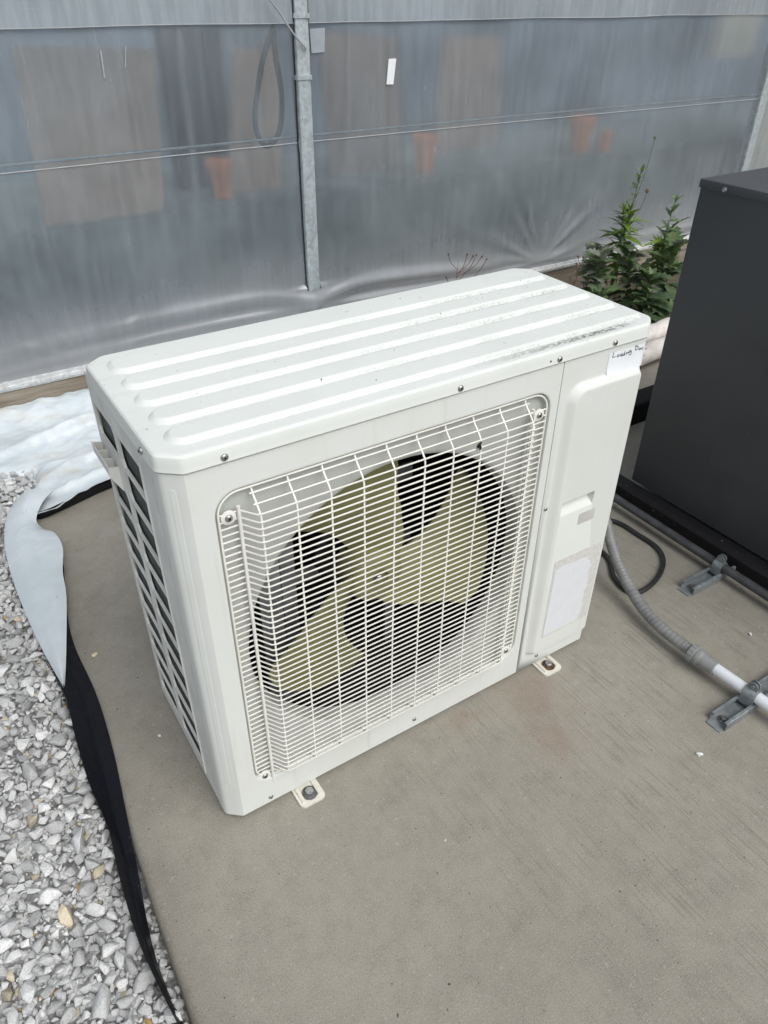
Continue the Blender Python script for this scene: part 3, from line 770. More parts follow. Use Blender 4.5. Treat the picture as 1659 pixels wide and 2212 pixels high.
for k in range(26):
    x, z = random.uniform(0.765, 0.892), random.uniform(0.300, 0.318)
    if k % 3 == 0: x, z = random.uniform(0.878, 0.892), random.uniform(0.2, 0.318)
    r_ = random.uniform(0.0008, 0.0026)
    MB().plate([(x + r_ * (0.6 + 0.6 * random.random()) * math.cos(a), z + r_ * (0.6 + 0.6 * random.random()) * math.sin(a)) for a in np.linspace(0, 2 * math.pi, 8)[:-1]], [], lambda u, v, w_: (u, YE - 0.0007 - w_, v), 0.0, 0.0004).build('label_scrap', M['residue'], serv)
# hand-lettered sticker, its right end bent round the corner
stk = MB()
sx = [0.8145, 0.84, 0.87, 0.8995, W - CX, W - 0.0255, W - 0.0215, W - 0.016]
sy = [YF, YF, YF, YF, YF, 0.0062, 0.0095, 0.0135]
rows = []
for z in (0.7335, 0.745, 0.757, 0.7665):
    rows.append([(x + (0.0006 if z < 0.73 else 0), y - 0.0006, z) for x, y in zip(sx, sy)])
rows.insert(0, [(x + 0.0006, y - (0.0028 if x < 0.9 else 0.0006), 0.7225) for x, y in zip(sx, sy)])
stk.loft(rows, False)
sto = stk.build('name_sticker', M['sticker'], serv, 40)
def z7(X_, Y_): return P((2100 + X_ / 3.318) * 0.54861, (1300 + Y_ / 3.318) * 0.54861, YF - 0.001)
strokes = [
 [(1052, 290), (1046, 320), (1037, 352), (1055, 352), (1078, 343)],
 [(1110, 318), (1098, 328), (1098, 345), (1112, 345), (1122, 330), (1110, 318)],
 [(1158, 305), (1140, 315), (1138, 335), (1152, 335), (1160, 312), (1160, 335), (1168, 332)],
 [(1192, 300), (1176, 312), (1173, 328), (1186, 326), (1194, 305)], [(1200, 270), (1194, 305), (1193, 325), (1202, 322)],
 [(1216, 292), (1212, 320)],
 [(1228, 290), (1224, 315)], [(1228, 300), (1240, 285), (1246, 292), (1244, 310)],
 [(1276, 262), (1260, 268), (1256, 285), (1268, 286), (1278, 265), (1279, 300), (1268, 322), (1250, 318)],
 [(1342, 212), (1334, 262)], [(1330, 208), (1355, 205), (1372, 222), (1362, 248), (1335, 262)],
 [(1395, 232), (1382, 242), (1384, 255), (1396, 252), (1402, 240), (1395, 232)],
 [(1434, 222), (1418, 228), (1414, 242), (1424, 248), (1441, 238)],
 [(1537, 212), (1524, 228)], [(1512, 270), (1533, 262), (1525, 288)], [(1518, 335), (1508, 354), (1488, 366)]]
ink = MB()
words = []
def sty(x):
    for a in range(len(sx) - 1):
        if sx[a] <= x <= sx[a + 1]:
            t = (x - sx[a]) / (sx[a + 1] - sx[a]); return sy[a] + (sy[a + 1] - sy[a]) * t
    return sy[-1] if x > sx[-1] else YF
for si, st in enumerate(strokes):
    if si in (9, 13): words.append(ink); ink = MB()
    pp = spline([(q.x, 0, q.z) for q in (z7(*s_) for s_ in st)], 4)
    hw = 0.00062
    L_, R_ = [], []
    for i, q in enumerate(pp):
        t = pp[min(i + 1, len(pp) - 1)] - pp[max(i - 1, 0)]; t.normalize(); nn = Vector((-t.z, 0, t.x)) * hw * random.uniform(0.85, 1.1)
        a, b = q + nn, q - nn
        L_.append((a.x, sty(a.x) - 0.0011, a.z)); R_.append((b.x, sty(b.x) - 0.0011, b.z))
    ink.loft([L_, R_], False)
words.append(ink)
for w_ in words: tag(w_.build('lettering', M['ink'], sto, 0), kind='stuff')

# left side: coil guard with two columns of slots
gd = MB()
sl_ = []
zt = [0.732 - 0.0632 * i for i in range(11)]
for i, z in enumerate(zt):
    z1, z0 = z, max(z - 0.0560, 0.044)
    for c, (a, b) in enumerate(((0.117, 0.241), (0.259, 0.372))):
        if c == 1 and i == 1: continue
        ch = 0.012
        if c == 0 and i == 0 or True:
            sl_.append([(a, z0 + 0.001), (b - ch * 0.9, z0), (b - 0.002, z0 + 0.011), (b, z1 - 0.001), (a + ch, z1), (a + 0.002, z1 - 0.011)])
sdm = lambda u, v, w_: (0.0028 - w_, u, v)
gd.plate([(0.0575, ZB), (D + 0.006, ZB), (D + 0.006, ZL + 0.004), (0.0575, ZL + 0.004)], sl_, sdm, -0.004, 0.0)
gd.box((0.0004, 0.1145, 0.03), (0.0030, 0.1165, 0.745))
gd.box((0.0072, D - 0.003, ZB), (0.03, D + 0.0058, ZL + 0.003))
guard = gd.build('coil_guard', M['guard'], ac, 30)
# carrying grip moulded on the guard
hd = MB()
ga, gb = 0.284, 0.382
def slab(pts4, ya, yb):
    hd.add([(x, ya, z) for x, z in pts4] + [(x, yb, z) for x, z in pts4], [(0, 1, 2, 3), (7, 6, 5, 4), (0, 4, 5, 1), (1, 5, 6, 2), (2, 6, 7, 3), (3, 7, 4, 0)])
tri = [(0.003, 0.650), (-0.0125, 0.653), (-0.0115, 0.634), (0.003, 0.604)]
for y in (ga, ga + (gb - ga) / 3, ga + 2 * (gb - ga) / 3, gb): slab(tri, y - 0.0009, y + 0.0009)
slab([(-0.0140, 0.655), (-0.0126, 0.655), (-0.0116, 0.6335), (-0.0130, 0.6335)], ga - 0.001, gb + 0.001)
slab([(-0.0128, 0.6335), (-0.0105, 0.6345), (0.003, 0.606), (0.003, 0.602)], ga - 0.001, gb + 0.001)
hd.build('carry_grip', M['guard'], guard, 30)

# feet with anchor bolts
def foot(x0, x1, rusty):
    f = MB()
    f.plate(rrect(x0, x1, -0.040, 0.06, (0.002, 0.002, 0.010, 0.010), 5), [], lambda u, v, w_: (u, v, w_), 0.0005, 0.0055)
    f.tube([(x0 + 0.009, -0.030, 0.0055), (x0 + 0.009, 0.05, 0.0065)], 0.0045, 8); f.tube([(x1 - 0.009, -0.030, 0.0055), (x1 - 0.009, 0.05, 0.0065)], 0.0045, 8)
    fo = f.build('foot', M['foot'], ac, 40)
    cx_, cy_ = (x0 + x1) / 2 + 0.001, -0.017
    MB().lathe([(0.005, 0.0155), (0.0075, 0.0155), (0.008, 0.0148), (0.008, 0)], (cx_, cy_, 0), (0, 0, 1), 24).build('washer', M['rust'] if rusty else M['washer'], fo, 40)
    MB().lathe([(0.008, 0.0088), (0.0145, 0.0088), (0.0155, 0.0078), (0.0155, 0.0)], (cx_, cy_, 0), (0, 0, 1), 6).build('anchor_bolt', M['bolt'], fo, 20)
foot(0.1325, 0.1855, False); foot(0.760, 0.8125, True)
rf = MB()
for x0, x1 in ((0.1325, 0.1855), (0.760, 0.8125)):
    MB().plate(rrect(x0, x1, D - 0.06, D + 0.034, 0.008, 4), [], lambda u, v, w_: (u, v, w_), 0.0005, 0.0055).build('foot', M['foot'], ac, 40)

# dead fly caught on the grille
q = P(1035, 962, BF - 0.003)
fl = MB().lathe([(-0.006, 0.0), (-0.005, 0.0018), (-0.001, 0.0032), (0.003, 0.0026), (0.0045, 0.0014), (0.006, 0.002), (0.0075, 0.0012), (0.008, 0)], q, (0.35, -0.3, 0.9), 10)
for s_ in (-1, 1):
    for k in (-1, 0, 1):
        b0 = q + Vector((0, 0, 0.002 * k)); fl.tube([b0, b0 + Vector((s_ * 0.004, -0.002, 0.002 * k - 0.001)), b0 + Vector((s_ * 0.0055, 0.001, 0.002 * k - 0.005))], 0.00035, 4)
    fl.add([q + Vector((0, -0.003, 0.003)), q + Vector((s_ * 0.003, -0.004, -0.003)), q + Vector((s_ * 0.0015, -0.004, -0.008)), q + Vector((0, -0.0035, -0.006))], [(0, 1, 2, 3)])
tag(fl.build('fly', M['ink'], None, 40, False), 'small dead black fly stuck on the white fan grille', 'fly')

# ------------------------------------------------------------------ charcoal cabinet on its black runner
KX, KY = 1.517, 0.402
cab = empty('equipment_cabinet', (KX + 0.4, KY - 0.5, 0.042), 'charcoal painted metal equipment cabinet standing on a black rubber runner', 'cabinet')
c_ = MB().loft([[(x, y, z) for x, y in rrect(KX, KX + 0.86, KY - 1.0, KY, 0.003, 3)] for z in (0.043, 0.897)], True, True, True); c_.build('body', M['cabinet'], cab, 40)
lo = lambda i, z: [(x, y, z) for x, y in rrect(KX - 0.004 + i, KX + 0.864 - i, KY - 1.004 + i, KY + 0.004 - i, 0.004, 3)]
cl_ = MB().loft([lo(0.003, 0.896), lo(0, 0.896), lo(0, 0.9135), lo(0.0015, 0.9155), lo(0.004, 0.916)], True, True, True).build('top_cover', M['cabinet'], cab, 40)
for y in (0.330, -0.1, -0.45):
    MB().lathe([(0, 0.0062), (0.0025, 0.0062), (0.003, 0.0045), (0.0065, 0.0043), (0.007, 0.0)], (KX - 0.004, y, 0.9035), (-1, 0, 0), 6).build('bolt', M['bolt'], cl_, 20)
rn = MB().loft([[(x, y, z) for x, y in rrect(1.459, 1.5165 + 0.10, -0.9, 1.0 - 0.4, 0.004, 3)] for z in (0.0008, 0.0385)] + [[(x, y, 0.0415) for x, y in rrect(1.462, 1.5135 + 0.10, -0.897, 0.597, 0.004, 3)]], True, True, True)
# runner trimmed to the photographed width
rn = MB()
pr = lambda z, i: [(x, y, z) for x, y in rrect(1.457 + i, 1.513 - i, -0.90 + i, 0.66 - i, 0.003, 3)]
rn.loft([pr(0.0008, 0), pr(0.0385, 0), pr(0.0415, 0.003)], True, True, True)
tag(rn.build('rubber_runner', M['rubber'], None, 40), 'black rubber runner lying along the foot of the charcoal cabinet', 'runner')
rn2 = MB(); pr2 = lambda z, i: [(x, y, z) for x, y in rrect(2.28 + i, 2.36 - i, -0.90 + i, 0.40 - i, 0.003, 3)]
rn2.loft([pr2(0.0008, 0), pr2(0.0385, 0), pr2(0.0420, 0.003)], True, True, True)
tag(rn2.build('rubber_runner', M['rubber'], None, 40), 'black rubber runner under the hidden far side of the charcoal cabinet', 'runner')
blk = MB(); pb = lambda z, i: [(x, y, z) for x, y in rrect(1.72 + i, 2.25 - i, 0.69 + i, 0.775 - i, 0.006, 3)]
blk.loft([pb(0.0008, 0), pb(0.079, 0), pb(0.084, 0.005)], True, True, True)
tag(blk.build('support_block', M['rubber'], None, 40), 'black rubber support block on the concrete behind the charcoal cabinet', 'block')

# ------------------------------------------------------------------ pipes, conduit, cable
def on(u, v, z): return tuple(G(u, v, z))
PIPX = G(1659, 1528, 0.037).x
PA = G(1545, 1444, 0.037); PC = G(1600, 1482, 0.037)
conn = empty('conduit_run', (1.08, -0.2, 0), 'grey flexible conduit running from the air conditioner into a white pipe', 'conduit')
cp = spline([(0.945, 0.350, 0.235), (1.05, 0.345, 0.222), (1.125, 0.275, 0.190), tuple(G(1303, 1118, 0.158)), tuple(G(1318, 1165, 0.12)), tuple(G(1333, 1212, 0.085)), tuple(G(1356, 1262, 0.056)), tuple(G(1391, 1317, 0.038)), tuple(G(1434, 1361, 0.036)), tuple(G(1486, 1401, 0.036)), tuple(G(1502, 1413, 0.037))], 26)
rr_ = [0.0141 + (0.0005 if (k % 4) in (1, 2) else -0.0003) for k in range(len(cp))]
MB().tube(cp, rr_, 20).build('flexible_conduit', M['conduit'], conn, 25)
ax = Vector((PC - G(1505, 1416, 0.037))); ax.z = 0; ax.normalize()
n0 = G(1492, 1407, 0.037)
MB().lathe([(0, 0.016), (0, 0.0205), (0.001, 0.0215), (0.014, 0.0215), (0.015, 0.0205), (0.0155, 0.019), (0.018, 0.019), (0.019, 0.0208), (0.026, 0.0208), (0.0265, 0.0185), (0.030, 0.0182), (0.031, 0.0175), (0.066, 0.0172), (0.067, 0.0165), (0.067, 0.013)], n0, ax, 32).build('compression_fitting', M['fitting'], conn, 30)
fit = MB()
sd_ = ax.cross(Vector((0, 0, 1))).normalized()
for k in range(14):
    a = 2 * math.pi * k / 14; dr = sd_ * math.cos(a) + Vector((0, 0, 1)) * math.sin(a); tg = ax.cross(dr)
    c0 = n0 + dr * 0.0212
    pts = []
    for h in (0.001, 0.0135):
        for d_ in (-1, 1): pts.append(c0 + ax * h + tg * d_ * 0.0009 - dr * 0.001); pts.append(c0 + ax * h + tg * d_ * 0.0007 + dr * 0.0016)
    fit.add(pts, [(0, 1, 3, 2), (4, 6, 7, 5), (0, 4, 5, 1), (2, 3, 7, 6), (1, 5, 7, 3)])
fit.build('grip_ridges', M['fitting'], conn, 0)
pv0 = n0 + ax * 0.058
MB().tube([pv0, pv0 + ax * 1.2], 0.0135, 24).build('white_pipe', M['pvc'], conn, 60)

def strut(x0, x1, y0, y1, h, label, ang=0.0, piv=None):
    t = empty('strut_channel', (x0, y0, 0), label, 'channel', 'strut channels holding pipes off the concrete')
    m = MB(); th = 0.0025; lip = 0.0075
    def prof(x):
        yz = [(y0, 0.0006), (y1, 0.0006), (y1, h - 0.002), (y1 - 0.002, h), (y1 - lip, h), (y1 - lip, h - 0.006), (y1 - lip + 0.002, h - 0.006), (y1 - lip + 0.002, h - th), (y1 - th, h - th), (y1 - th, th), (y0 + th, th), (y0 + th, h - th), (y0 + lip - 0.002, h - th), (y0 + lip - 0.002, h - 0.006), (y0 + lip, h - 0.006), (y0 + lip, h), (y0 + 0.002, h), (y0, h - 0.002)]
        return [(x, y, z) for y, z in yz]
    m.loft([prof(x0), prof(x1)])
    for x in (x0, x1):
        pf = prof(x); o = len(m.v); m.v += pf
        tri = tessellate_polygon([[Vector((q[1], q[2], 0)) for q in pf]])
        m.f += [tuple(i + o for i in f) for f in tri]
    m.build('channel', M['zinc'], t, 30)
    cy_ = (y0 + y1) / 2
    # base tongue with its anchor
    MB().plate(rrect(x0 - 0.014, x0 + 0.01, y0 + 0.003, y1 - 0.003, 0.004, 3), [], lambda u, v, w_: (u, v, w_), 0.0004, 0.0028).build('tongue', M['zinc'], t, 30)
    MB().lathe([(0.0030, 0.012), (0.0045, 0.012), (0.005, 0.011), (0.005, 0.006), (0.009, 0.006), (0.0095, 0.005), (0.0095, 0)], (x0 + 0.021, cy_, 0), (0, 0, 1), 18).build('anchor', M['washer'], t, 30)
    return t
def clamp(t, cx, cy, cz, r, h, yw=0.030, axd=Vector((0, 1, 0))):
    m = MB(); sx_ = Vector((axd.y, -axd.x, 0))
    arc = []
    for k in range(19):
        a = rad(-8 + 196 * k / 18); arc.append((math.cos(a), math.sin(a)))
    lo_, up_ = r + 0.0012, r + 0.0034
    def pt(c, s_, rad_, d): q = Vector((cx, cy, cz)) + sx_ * c * rad_ + Vector((0, 0, s_ * rad_)) + axd * d; return tuple(q)
    legs = [(up_ + 0.0005, -(cz - h + 0.008))]
    outer = [(up_, -(cz - h + 0.010))] + [(c * up_, s_ * up_) for c, s_ in arc] + [(-up_, -(cz - h + 0.010))]
    innr = [(lo_, -(cz - h + 0.010))] + [(c * lo_, s_ * lo_) for c, s_ in arc] + [(-lo_, -(cz - h + 0.010))]
    rings = []
    for d, which in ((-yw / 2, outer), (yw / 2, outer), (yw / 2, innr), (-yw / 2, innr), (-yw / 2, outer)):
        rings.append([tuple(Vector((cx, cy, cz)) + sx_ * a + Vector((0, 0, b)) + axd * d) for a, b in which])
    m.loft(rings, False)
    o = m.build('pipe_clamp', M['zinc'], t, 40)
    # bolted ears on the crown
    e = MB(); top = cz + up_
    for s_ in (-1, 1):
        c0 = Vector((cx, cy, top)) + sx_ * 0.0045 * s_
        ear = []
        for k in range(11):
            a = rad(180 * k / 10); ear.append((0.011 * math.cos(a), 0.008 + 0.011 * math.sin(a)))
        ear = [(0.011, -0.004)] + ear + [(-0.011, -0.004)]
        e.loft([[tuple(c0 + sx_ * w_ + axd * u + Vector((0, 0, v))) for u, v in ear] for w_ in (-0.0011, 0.0011)], True, True, True)
    e.build('clamp_ears', M['zinc'], t, 40)
    MB().lathe([(-0.011, 0.0042), (-0.0075, 0.0042), (-0.0075, 0.0022), (0.0075, 0.0022), (0.0075, 0.0050), (0.0105, 0.0045), (0.012, 0.0)], Vector((cx, cy, top + 0.009)), -sx_, 12).build('clamp_screw', M['bolt'], t, 30)
H1 = 0.0225
st1 = strut(0.980, 1.34, -0.357, -0.315, H1, 'galvanised strut channel clamping the white pipe to the concrete')
cpos = pv0 + ax * ((-0.336 - pv0.y) / ax.y)
clamp(st1, cpos.x, cpos.y, 0.037, 0.0135, H1, 0.030, ax)
# dark rigid pipe lying along the runner
pa, pb_ = G(1345, 1086, 0.036), G(1659, 1288, 0.036)
dp = (pb_ - pa).normalized()
dk = MB().tube([pa - dp * 0.45, pb_ + dp * 0.7], 0.0120, 18).build('steel_pipe', M['pipe_dark'], None, 60)
tag(dk, 'dark grey rigid pipe running alongside the black rubber runner', 'pipe')
s2c = pa + dp * ((-0.0135 - pa.y) / dp.y)
st2 = strut(1.279, 1.449, -0.034, 0.007, H1, 'galvanised strut channel clamping the dark pipe beside the rubber runner')
clamp(st2, s2c.x, s2c.y, 0.036, 0.0120, H1, 0.026, Vector((dp.x, dp.y, 0)).normalized())

cb = spline([(0.985, 0.36, 0.16), (1.15, 0.40, 0.03), (1.26, 0.385, 0.008), on(1326, 1126, 0.0075), on(1380, 1156, 0.0075), on(1420, 1184, 0.0075), on(1433, 1215, 0.0075), on(1419, 1250, 0.0075), on(1388, 1276, 0.0075), on(1358, 1278, 0.0075), on(1327, 1247, 0.0075), on(1309, 1200, 0.008), (1.19, 0.33, 0.02), (1.05, 0.36, 0.10), (0.97, 0.35, 0.22)], 12)
tag(MB().tube(cb, 0.0066, 12).build('power_cable', M['cable'], None, 60), 'loose black power cable looped on the concrete beside the air conditioner', 'cable')

for k, (y, z, r) in enumerate(((1.035, 0.052, 0.040), (1.125, 0.075, 0.042))):
    pth = []
    rs_ = []
    for i in range(90):
        x = 0.97 + 2.6 * i / 89
        pth.append((x, y + 0.012 * math.sin(x * 5 + k) + 0.01 * fbm(x * 3, k), z + 0.008 * fbm(x * 4, 5 + k)))
        rs_.append(r * (1 + 0.10 * fbm(x * 14, k * 3 + 1) + 0.05 * math.sin(x * 60)))
    o = MB().tube(pth, rs_, 16).build('insulated_pipe', M['wrap'], None, 60)
    tag(o, ('white taped insulated pipe lying on the pad behind the rubber block', 'white taped insulated pipe lying next to the weeds, behind its twin')[k], 'pipe', 'white taped insulated pipes')

# ------------------------------------------------------------------ greenhouse wall
WY = 1.95
gh = empty('greenhouse', (1.2, WY, 0), 'greenhouse wall of hazy wrinkled plastic film over galvanised posts', 'greenhouse')
PX1, PX2 = 1.231, 4.02
fanc = [(2.52, 0.155, 1.0), (0.30, 0.14, 0.45)]
def film_y(x, z):
    y = 0.004 * fbm(x * 1.3, z * 2.1, 1) + 0.0025 * fbm(x * 6, z * 1.5, 5)
    # fan of tension wrinkles rising from a pinch in the base rail
    for cx, cz, k in fanc:
        dx, dz = x - cx, z - cz; r = math.hypot(dx, dz)
        if r > 1e-4:
            a = math.atan2(dz, dx)
            am = math.exp(-(r / 0.48) ** 2) * sstep(0.02, 0.20, r) * k
            y += am * 0.0042 * (math.sin(a * 15 + 2.2 * math.sin(a * 3.1)) + 0.5 * math.sin(a * 27 + 1))
    # slack billow above the base rail
    lz = z - 0.14
    if lz < 0.30:
        env = math.exp(-((x - 1.25) / 1.15) ** 2) * 0.9 + 0.28
        b1 = 0.205 + 0.05 * math.sin(x * 1.4 + 0.4) - 0.045 * math.exp(-((x - PX1) / 0.16) ** 2)
        y -= env * 0.016 * math.exp(-((z - b1) / 0.030) ** 2)
        y += env * 0.006 * math.exp(-((z - b1 + 0.05) / 0.022) ** 2)
        y -= env * 0.010 * math.exp(-((z - 0.165 - 0.02 * math.sin(x * 2.3)) / 0.016) ** 2)
    # film drawn tight to the post
    if z > 0.26: y += 0.006 * math.exp(-((x - PX1) / 0.10) ** 2)
    else: y -= 0.016 * math.exp(-((x - PX1) / 0.045) ** 2)
    # crease at the waist cord
    y += 0.005 * math.exp(-((z - 0.802) / 0.012) ** 2)
    t = sstep(0.11, 0.15, z)
    return WY - 0.004 + y * t
xs = np.concatenate([np.arange(-1.6, 0, 0.03), np.arange(0, PX2 - 0.01, 0.0125), [PX2]]); zs_ = np.concatenate([np.arange(0.115, 0.46, 0.008), np.arange(0.46, 1.9, 0.022)])
fv = [(x, film_y(x, z), z) for z in zs_ for x in xs]; nx = len(xs)
ff = [(j * nx + i, j * nx + i + 1, (j + 1) * nx + i + 1, (j + 1) * nx + i) for j in range(len(zs_) - 1) for i in range(nx - 1)]
film_o = MB().add(fv, ff).build('plastic_film', M['film'], gh, 180, False)
MB().add([(x, y + 0.0012, z) for x, y, z in fv], [f[::-1] for f in ff]).build('film_inner_face', M['film_back'], film_o, 180, False)
# second layer hanging over the upper part
xs2 = np.arange(-1.6, PX2, 0.05); zs2 = np.arange(1.184, 1.9, 0.05)
fv = [(x, WY - 0.0125 - 0.003 * abs(fbm(x * 1.2, z * 2, 9)) - 0.05 * (z - 1.184) * 0 + 0.02 * (z - 1.184), z + (0.004 * fbm(x * 2, 0, 4) if z < 1.19 else 0)) for z in zs2 for x in xs2]; n2 = len(xs2)
ff = [(j * n2 + i, j * n2 + i + 1, (j + 1) * n2 + i + 1, (j + 1) * n2 + i) for j in range(len(zs2) - 1) for i in range(n2 - 1)]
MB().add(fv, ff).build('upper_film', M['film_flap'], gh, 180, False)
MB().tube([(x, WY - 0.0145, 1.184 + 0.003 * fbm(x * 2, 0, 4)) for x in np.arange(-1.6, PX2, 0.1)], 0.0015, 6).build('hem', M['cord'], gh, 60)
rb = MB(); rb.box((-1.6, WY - 0.024, 0.103), (PX2 + 1.2, WY - 0.002, 0.132)); rb.box((-1.6, WY - 0.030, 0.112), (PX2 + 1.2, WY - 0.0245, 0.123))
rb.build('base_rail', M['rail'], gh, 30)
bd_ = MB(); bx = [-1.6, 0.78, 2.35, 3.6, 5.2]
for a, b in zip(bx, bx[1:]):
    MB().loft([[(a + 0.0015, y, z) for y, z in ((WY - 0.018, -0.08), (WY - 0.018, 0.098), (WY - 0.015, 0.102), (WY + 0.02, 0.102), (WY + 0.02, -0.08))],
               [(b - 0.0015, y, z) for y, z in ((WY - 0.018, -0.08), (WY - 0.018, 0.098), (WY - 0.015, 0.102), (WY + 0.02, 0.102), (WY + 0.02, -0.08))]], True, True, True).build('baseboard', M['wood'], gh, 30)
def post(x, wd, z0):
    m = MB(); m.loft([[(u, v, z) for u, v in rrect(x - wd / 2, x + wd / 2, WY - 0.022, WY + 0.030, 0.006, 3)] for z in (z0, 1.9)], True, True, True)
    o = m.build('post', M['galv'], gh, 40)
    return o
ps = post(PX1, 0.053, 0.245)
MB().loft([[(u, v, z) for u, v in rrect(PX1 - 0.024, PX1 + 0.024, WY + 0.004, WY + 0.046, 0.006, 3)] for z in (-0.05, 0.262)], True, True, True).build('post_foot', M['galv'], gh, 40)
for z in (1.205, 1.02):
    MB().loft([[(u, v, zz) for u, v in rrect(PX1 - 0.031, PX1 + 0.031, WY - 0.026, WY + 0.032, 0.007, 3)] for zz in (z - 0.007, z + 0.007)], True, True, True).build('coupling', M['galv'], ps, 40)
for s_ in (-1, 1):
    MB().tube([(PX1 + s_ * 0.0285, min(film_y(PX1 + s_ * 0.03, z) - 0.003, WY - 0.0135 if z > 1.16 else 9), z) for z in np.linspace(0.25, 1.88, 60)], 0.0030, 6).build('gasket', M['cable'], ps, 60)
post(PX2, 0.060, -0.05)
# loose diagonal strap at the top of the post
MB().tube(spline([(P(560, -30, WY - 0.05)), (P(600, 22, WY - 0.045)), (P(632, 70, WY - 0.04)), (P(662, 106, WY - 0.03))], 8), 0.0035, 8).build('strap', M['cord'], gh, 60)
MB().tube([(x, film_y(x, 0.802) - 0.004, 0.802 + 0.004 * math.sin(x)) for x in np.arange(-1.6, PX2, 0.05)], 0.0019, 8).build('waist_cord', M['cord'], gh, 60)
MB().tube([(x, film_y(x, 0.82) + 0.006, 0.823 + 0.004 * math.sin(x)) for x in np.arange(-1.6, PX2, 0.05)], 0.0050, 8).build('waist_pipe', M['galv'], gh, 60)
# sheet beyond the corner post
cs = MB()
for i in range(9): pass
cs.add([(PX2 + 0.03, WY - 0.006, 0.11), (PX2 + 1.2, WY - 0.006, 0.11), (PX2 + 1.2, WY - 0.006, 1.9), (PX2 + 0.03, WY - 0.006, 1.9)], [(0, 1, 2, 3)])
cs.build('corner_sheet', M['panel'], gh, 0, False)
def patch(name, corners, mat, off=0.006):
    pts = [P(u, v, WY - 0.004) for u, v in corners]
    q = [(a.x, film_y(a.x, a.z) - off, a.z) for a in pts]
    MB().loft([q, [(x, y + 0.0008, z) for x, y, z in q]], True, True, True).build(name, M[mat], gh, 0)
patch('repair_tape', [(833, 182), (848, 182), (854, 126), (838, 127)], 'tape')
patch('repair_tape', [(668, 62), (700, 60), (699, 112), (672, 115)], 'tape_dim')
for c in ([(214, 108), (217, 108), (226, 168), (223, 168)], [(268, 100), (271, 100), (270, 145), (268, 145)]):
    patch('scuff', c, 'tape_dim', 0.007)

# ------------------------------------------------------------------ inside the greenhouse, seen through the film
iw = MB().box((-3, 3.60, -0.1), (7, 3.66, 2.6)).build('interior_wall', M['in_wall'], None, 0); tag(iw, kind='structure')
bn = empty('potting_bench', (1.5, 2.3, -0.05), 'long cloth covered potting bench standing behind the greenhouse film', 'bench')
b_ = MB(); b_.box((-2.6, 2.30, 0.485), (5.5, 3.2, 0.53)); b_.build('bench_top', M['in_bench'], bn, 0)
b2 = MB(); xs3 = np.arange(-2.6, 5.5, 0.05)
b2.loft([[(x, 2.292 + 0.012 * math.sin(x * 19 + 3 * fbm(x, 0)), z) for x in xs3] for z in (0.488, -0.07)], False); b2.build('bench_cloth', M['in_bench'], bn, 180, False)
def board(cor, y, name, mat, label, cat):
    a = [P(u, v, y) for u, v in cor]
    z0 = 0.531
    pts = [(a[0].x, z0), (a[1].x, z0), (a[2].x, a[2].z), (a[3].x, a[3].z)]
    o = MB().loft([[(x, yy, z) for x, z in pts] for yy in (y, y + 0.02)], True, True, True).build(name, M[mat], None, 0)
    return tag(o, label, cat)
board([(90, 455), (345, 400), (335, 105), (28, 100)], 2.36, 'tan_board', 'tan', 'wide tan board on the bench behind the film, left of the post', 'board')
board([(715, 380), (870, 350), (860, 78), (690, 70)], 2.62, 'tan_board', 'tan_dim', 'tan board on the bench behind the film, right of the post', 'board')
board([(500, 445), (612, 430), (606, 108), (505, 105)], 2.50, 'tan_board', 'tan', 'narrow tan board behind the hanging hose', 'board')
board([(940, 330), (1075, 300), (1085, 80), (960, 80)], 2.85, 'brown_board', 'tan_dim', 'narrow brown board deep behind the film between the flower pots', 'board')
def pot(u, v0, v1, y, label):
    a, b = P(u, v1, y), P(u, v0, y); h = max(0.10, b.z - 0.531); r = h * 0.36
    m = MB().lathe([(0, r * 0.72), (h * 0.8, r * 0.95), (h * 0.8, r * 1.08), (h, r * 1.1), (h, r * 0.95), (h * 0.75, r * 0.86), (h * 0.75, 0)], (a.x, y, 0.531), (0, 0, 1), 24)
    tag(m.build('flower_pot', M['terra'], None, 40), label, 'flower pot', 'terracotta pots on the potting bench')
pot(483, 345, 442, 2.46, 'tall terracotta flower pot behind the film just left of the post')
pot(915, 292, 380, 2.46, 'terracotta flower pot behind the film between the post and the weeds')
pot(1250, 252, 325, 2.46, 'terracotta flower pot behind the film above the green weeds')
pot(1300, 300, 350, 2.40, 'low terracotta flower pot beside another above the green weeds')
a, b = P(437, 105, 2.24), P(446, 330, 2.24)
tag(MB().tube([(b.x, 2.42, 0.531), (a.x, 2.42, 1.75)], 0.012, 12).build('upright_pipe', M['galv'], None, 60), 'thin upright grey pipe standing on the bench behind the film', 'pipe')
hp = [P(u, v, 2.02) for u, v in ((590, 60), (570, 120), (557, 190), (551, 250), (556, 290), (572, 314), (592, 306), (606, 270), (608, 200), (596, 130), (590, 62))]
hs_ = MB().tube(spline(hp, 6), 0.010, 10); hs_.tube([hp[0], (hp[0].x, 2.02, 1.9)], 0.006, 8)
tag(hs_.build('hanging_hose', M['cable'], None, 60), 'dark looped hose hanging behind the film beside the galvanised post', 'hose')
a, b = P(1572, -10, 2.5), P(1628, 122, 2.5)
cr = MB().loft([[(x, y, z) for x, y in rrect(a.x, b.x, 2.5, 2.56, 0.02, 3)] for z in (b.z, 2.0)], True, True, True)
tag(cr.build('hanging_cloth', M['cream'], None, 40), 'cream cloth hanging behind the film near the far corner post', 'cloth')
dk_ = MB().loft([[(x, y, z) for x, y in rrect(P(345, 110, 2.7).x, P(478, 110, 2.7).x, 2.66, 2.76, 0.01, 2)] for z in (0.531, 1.14)], True, True, True)
tag(dk_.build('dark_crate', M['dark'], None, 0), 'tall dark crate on the bench behind the film', 'crate')

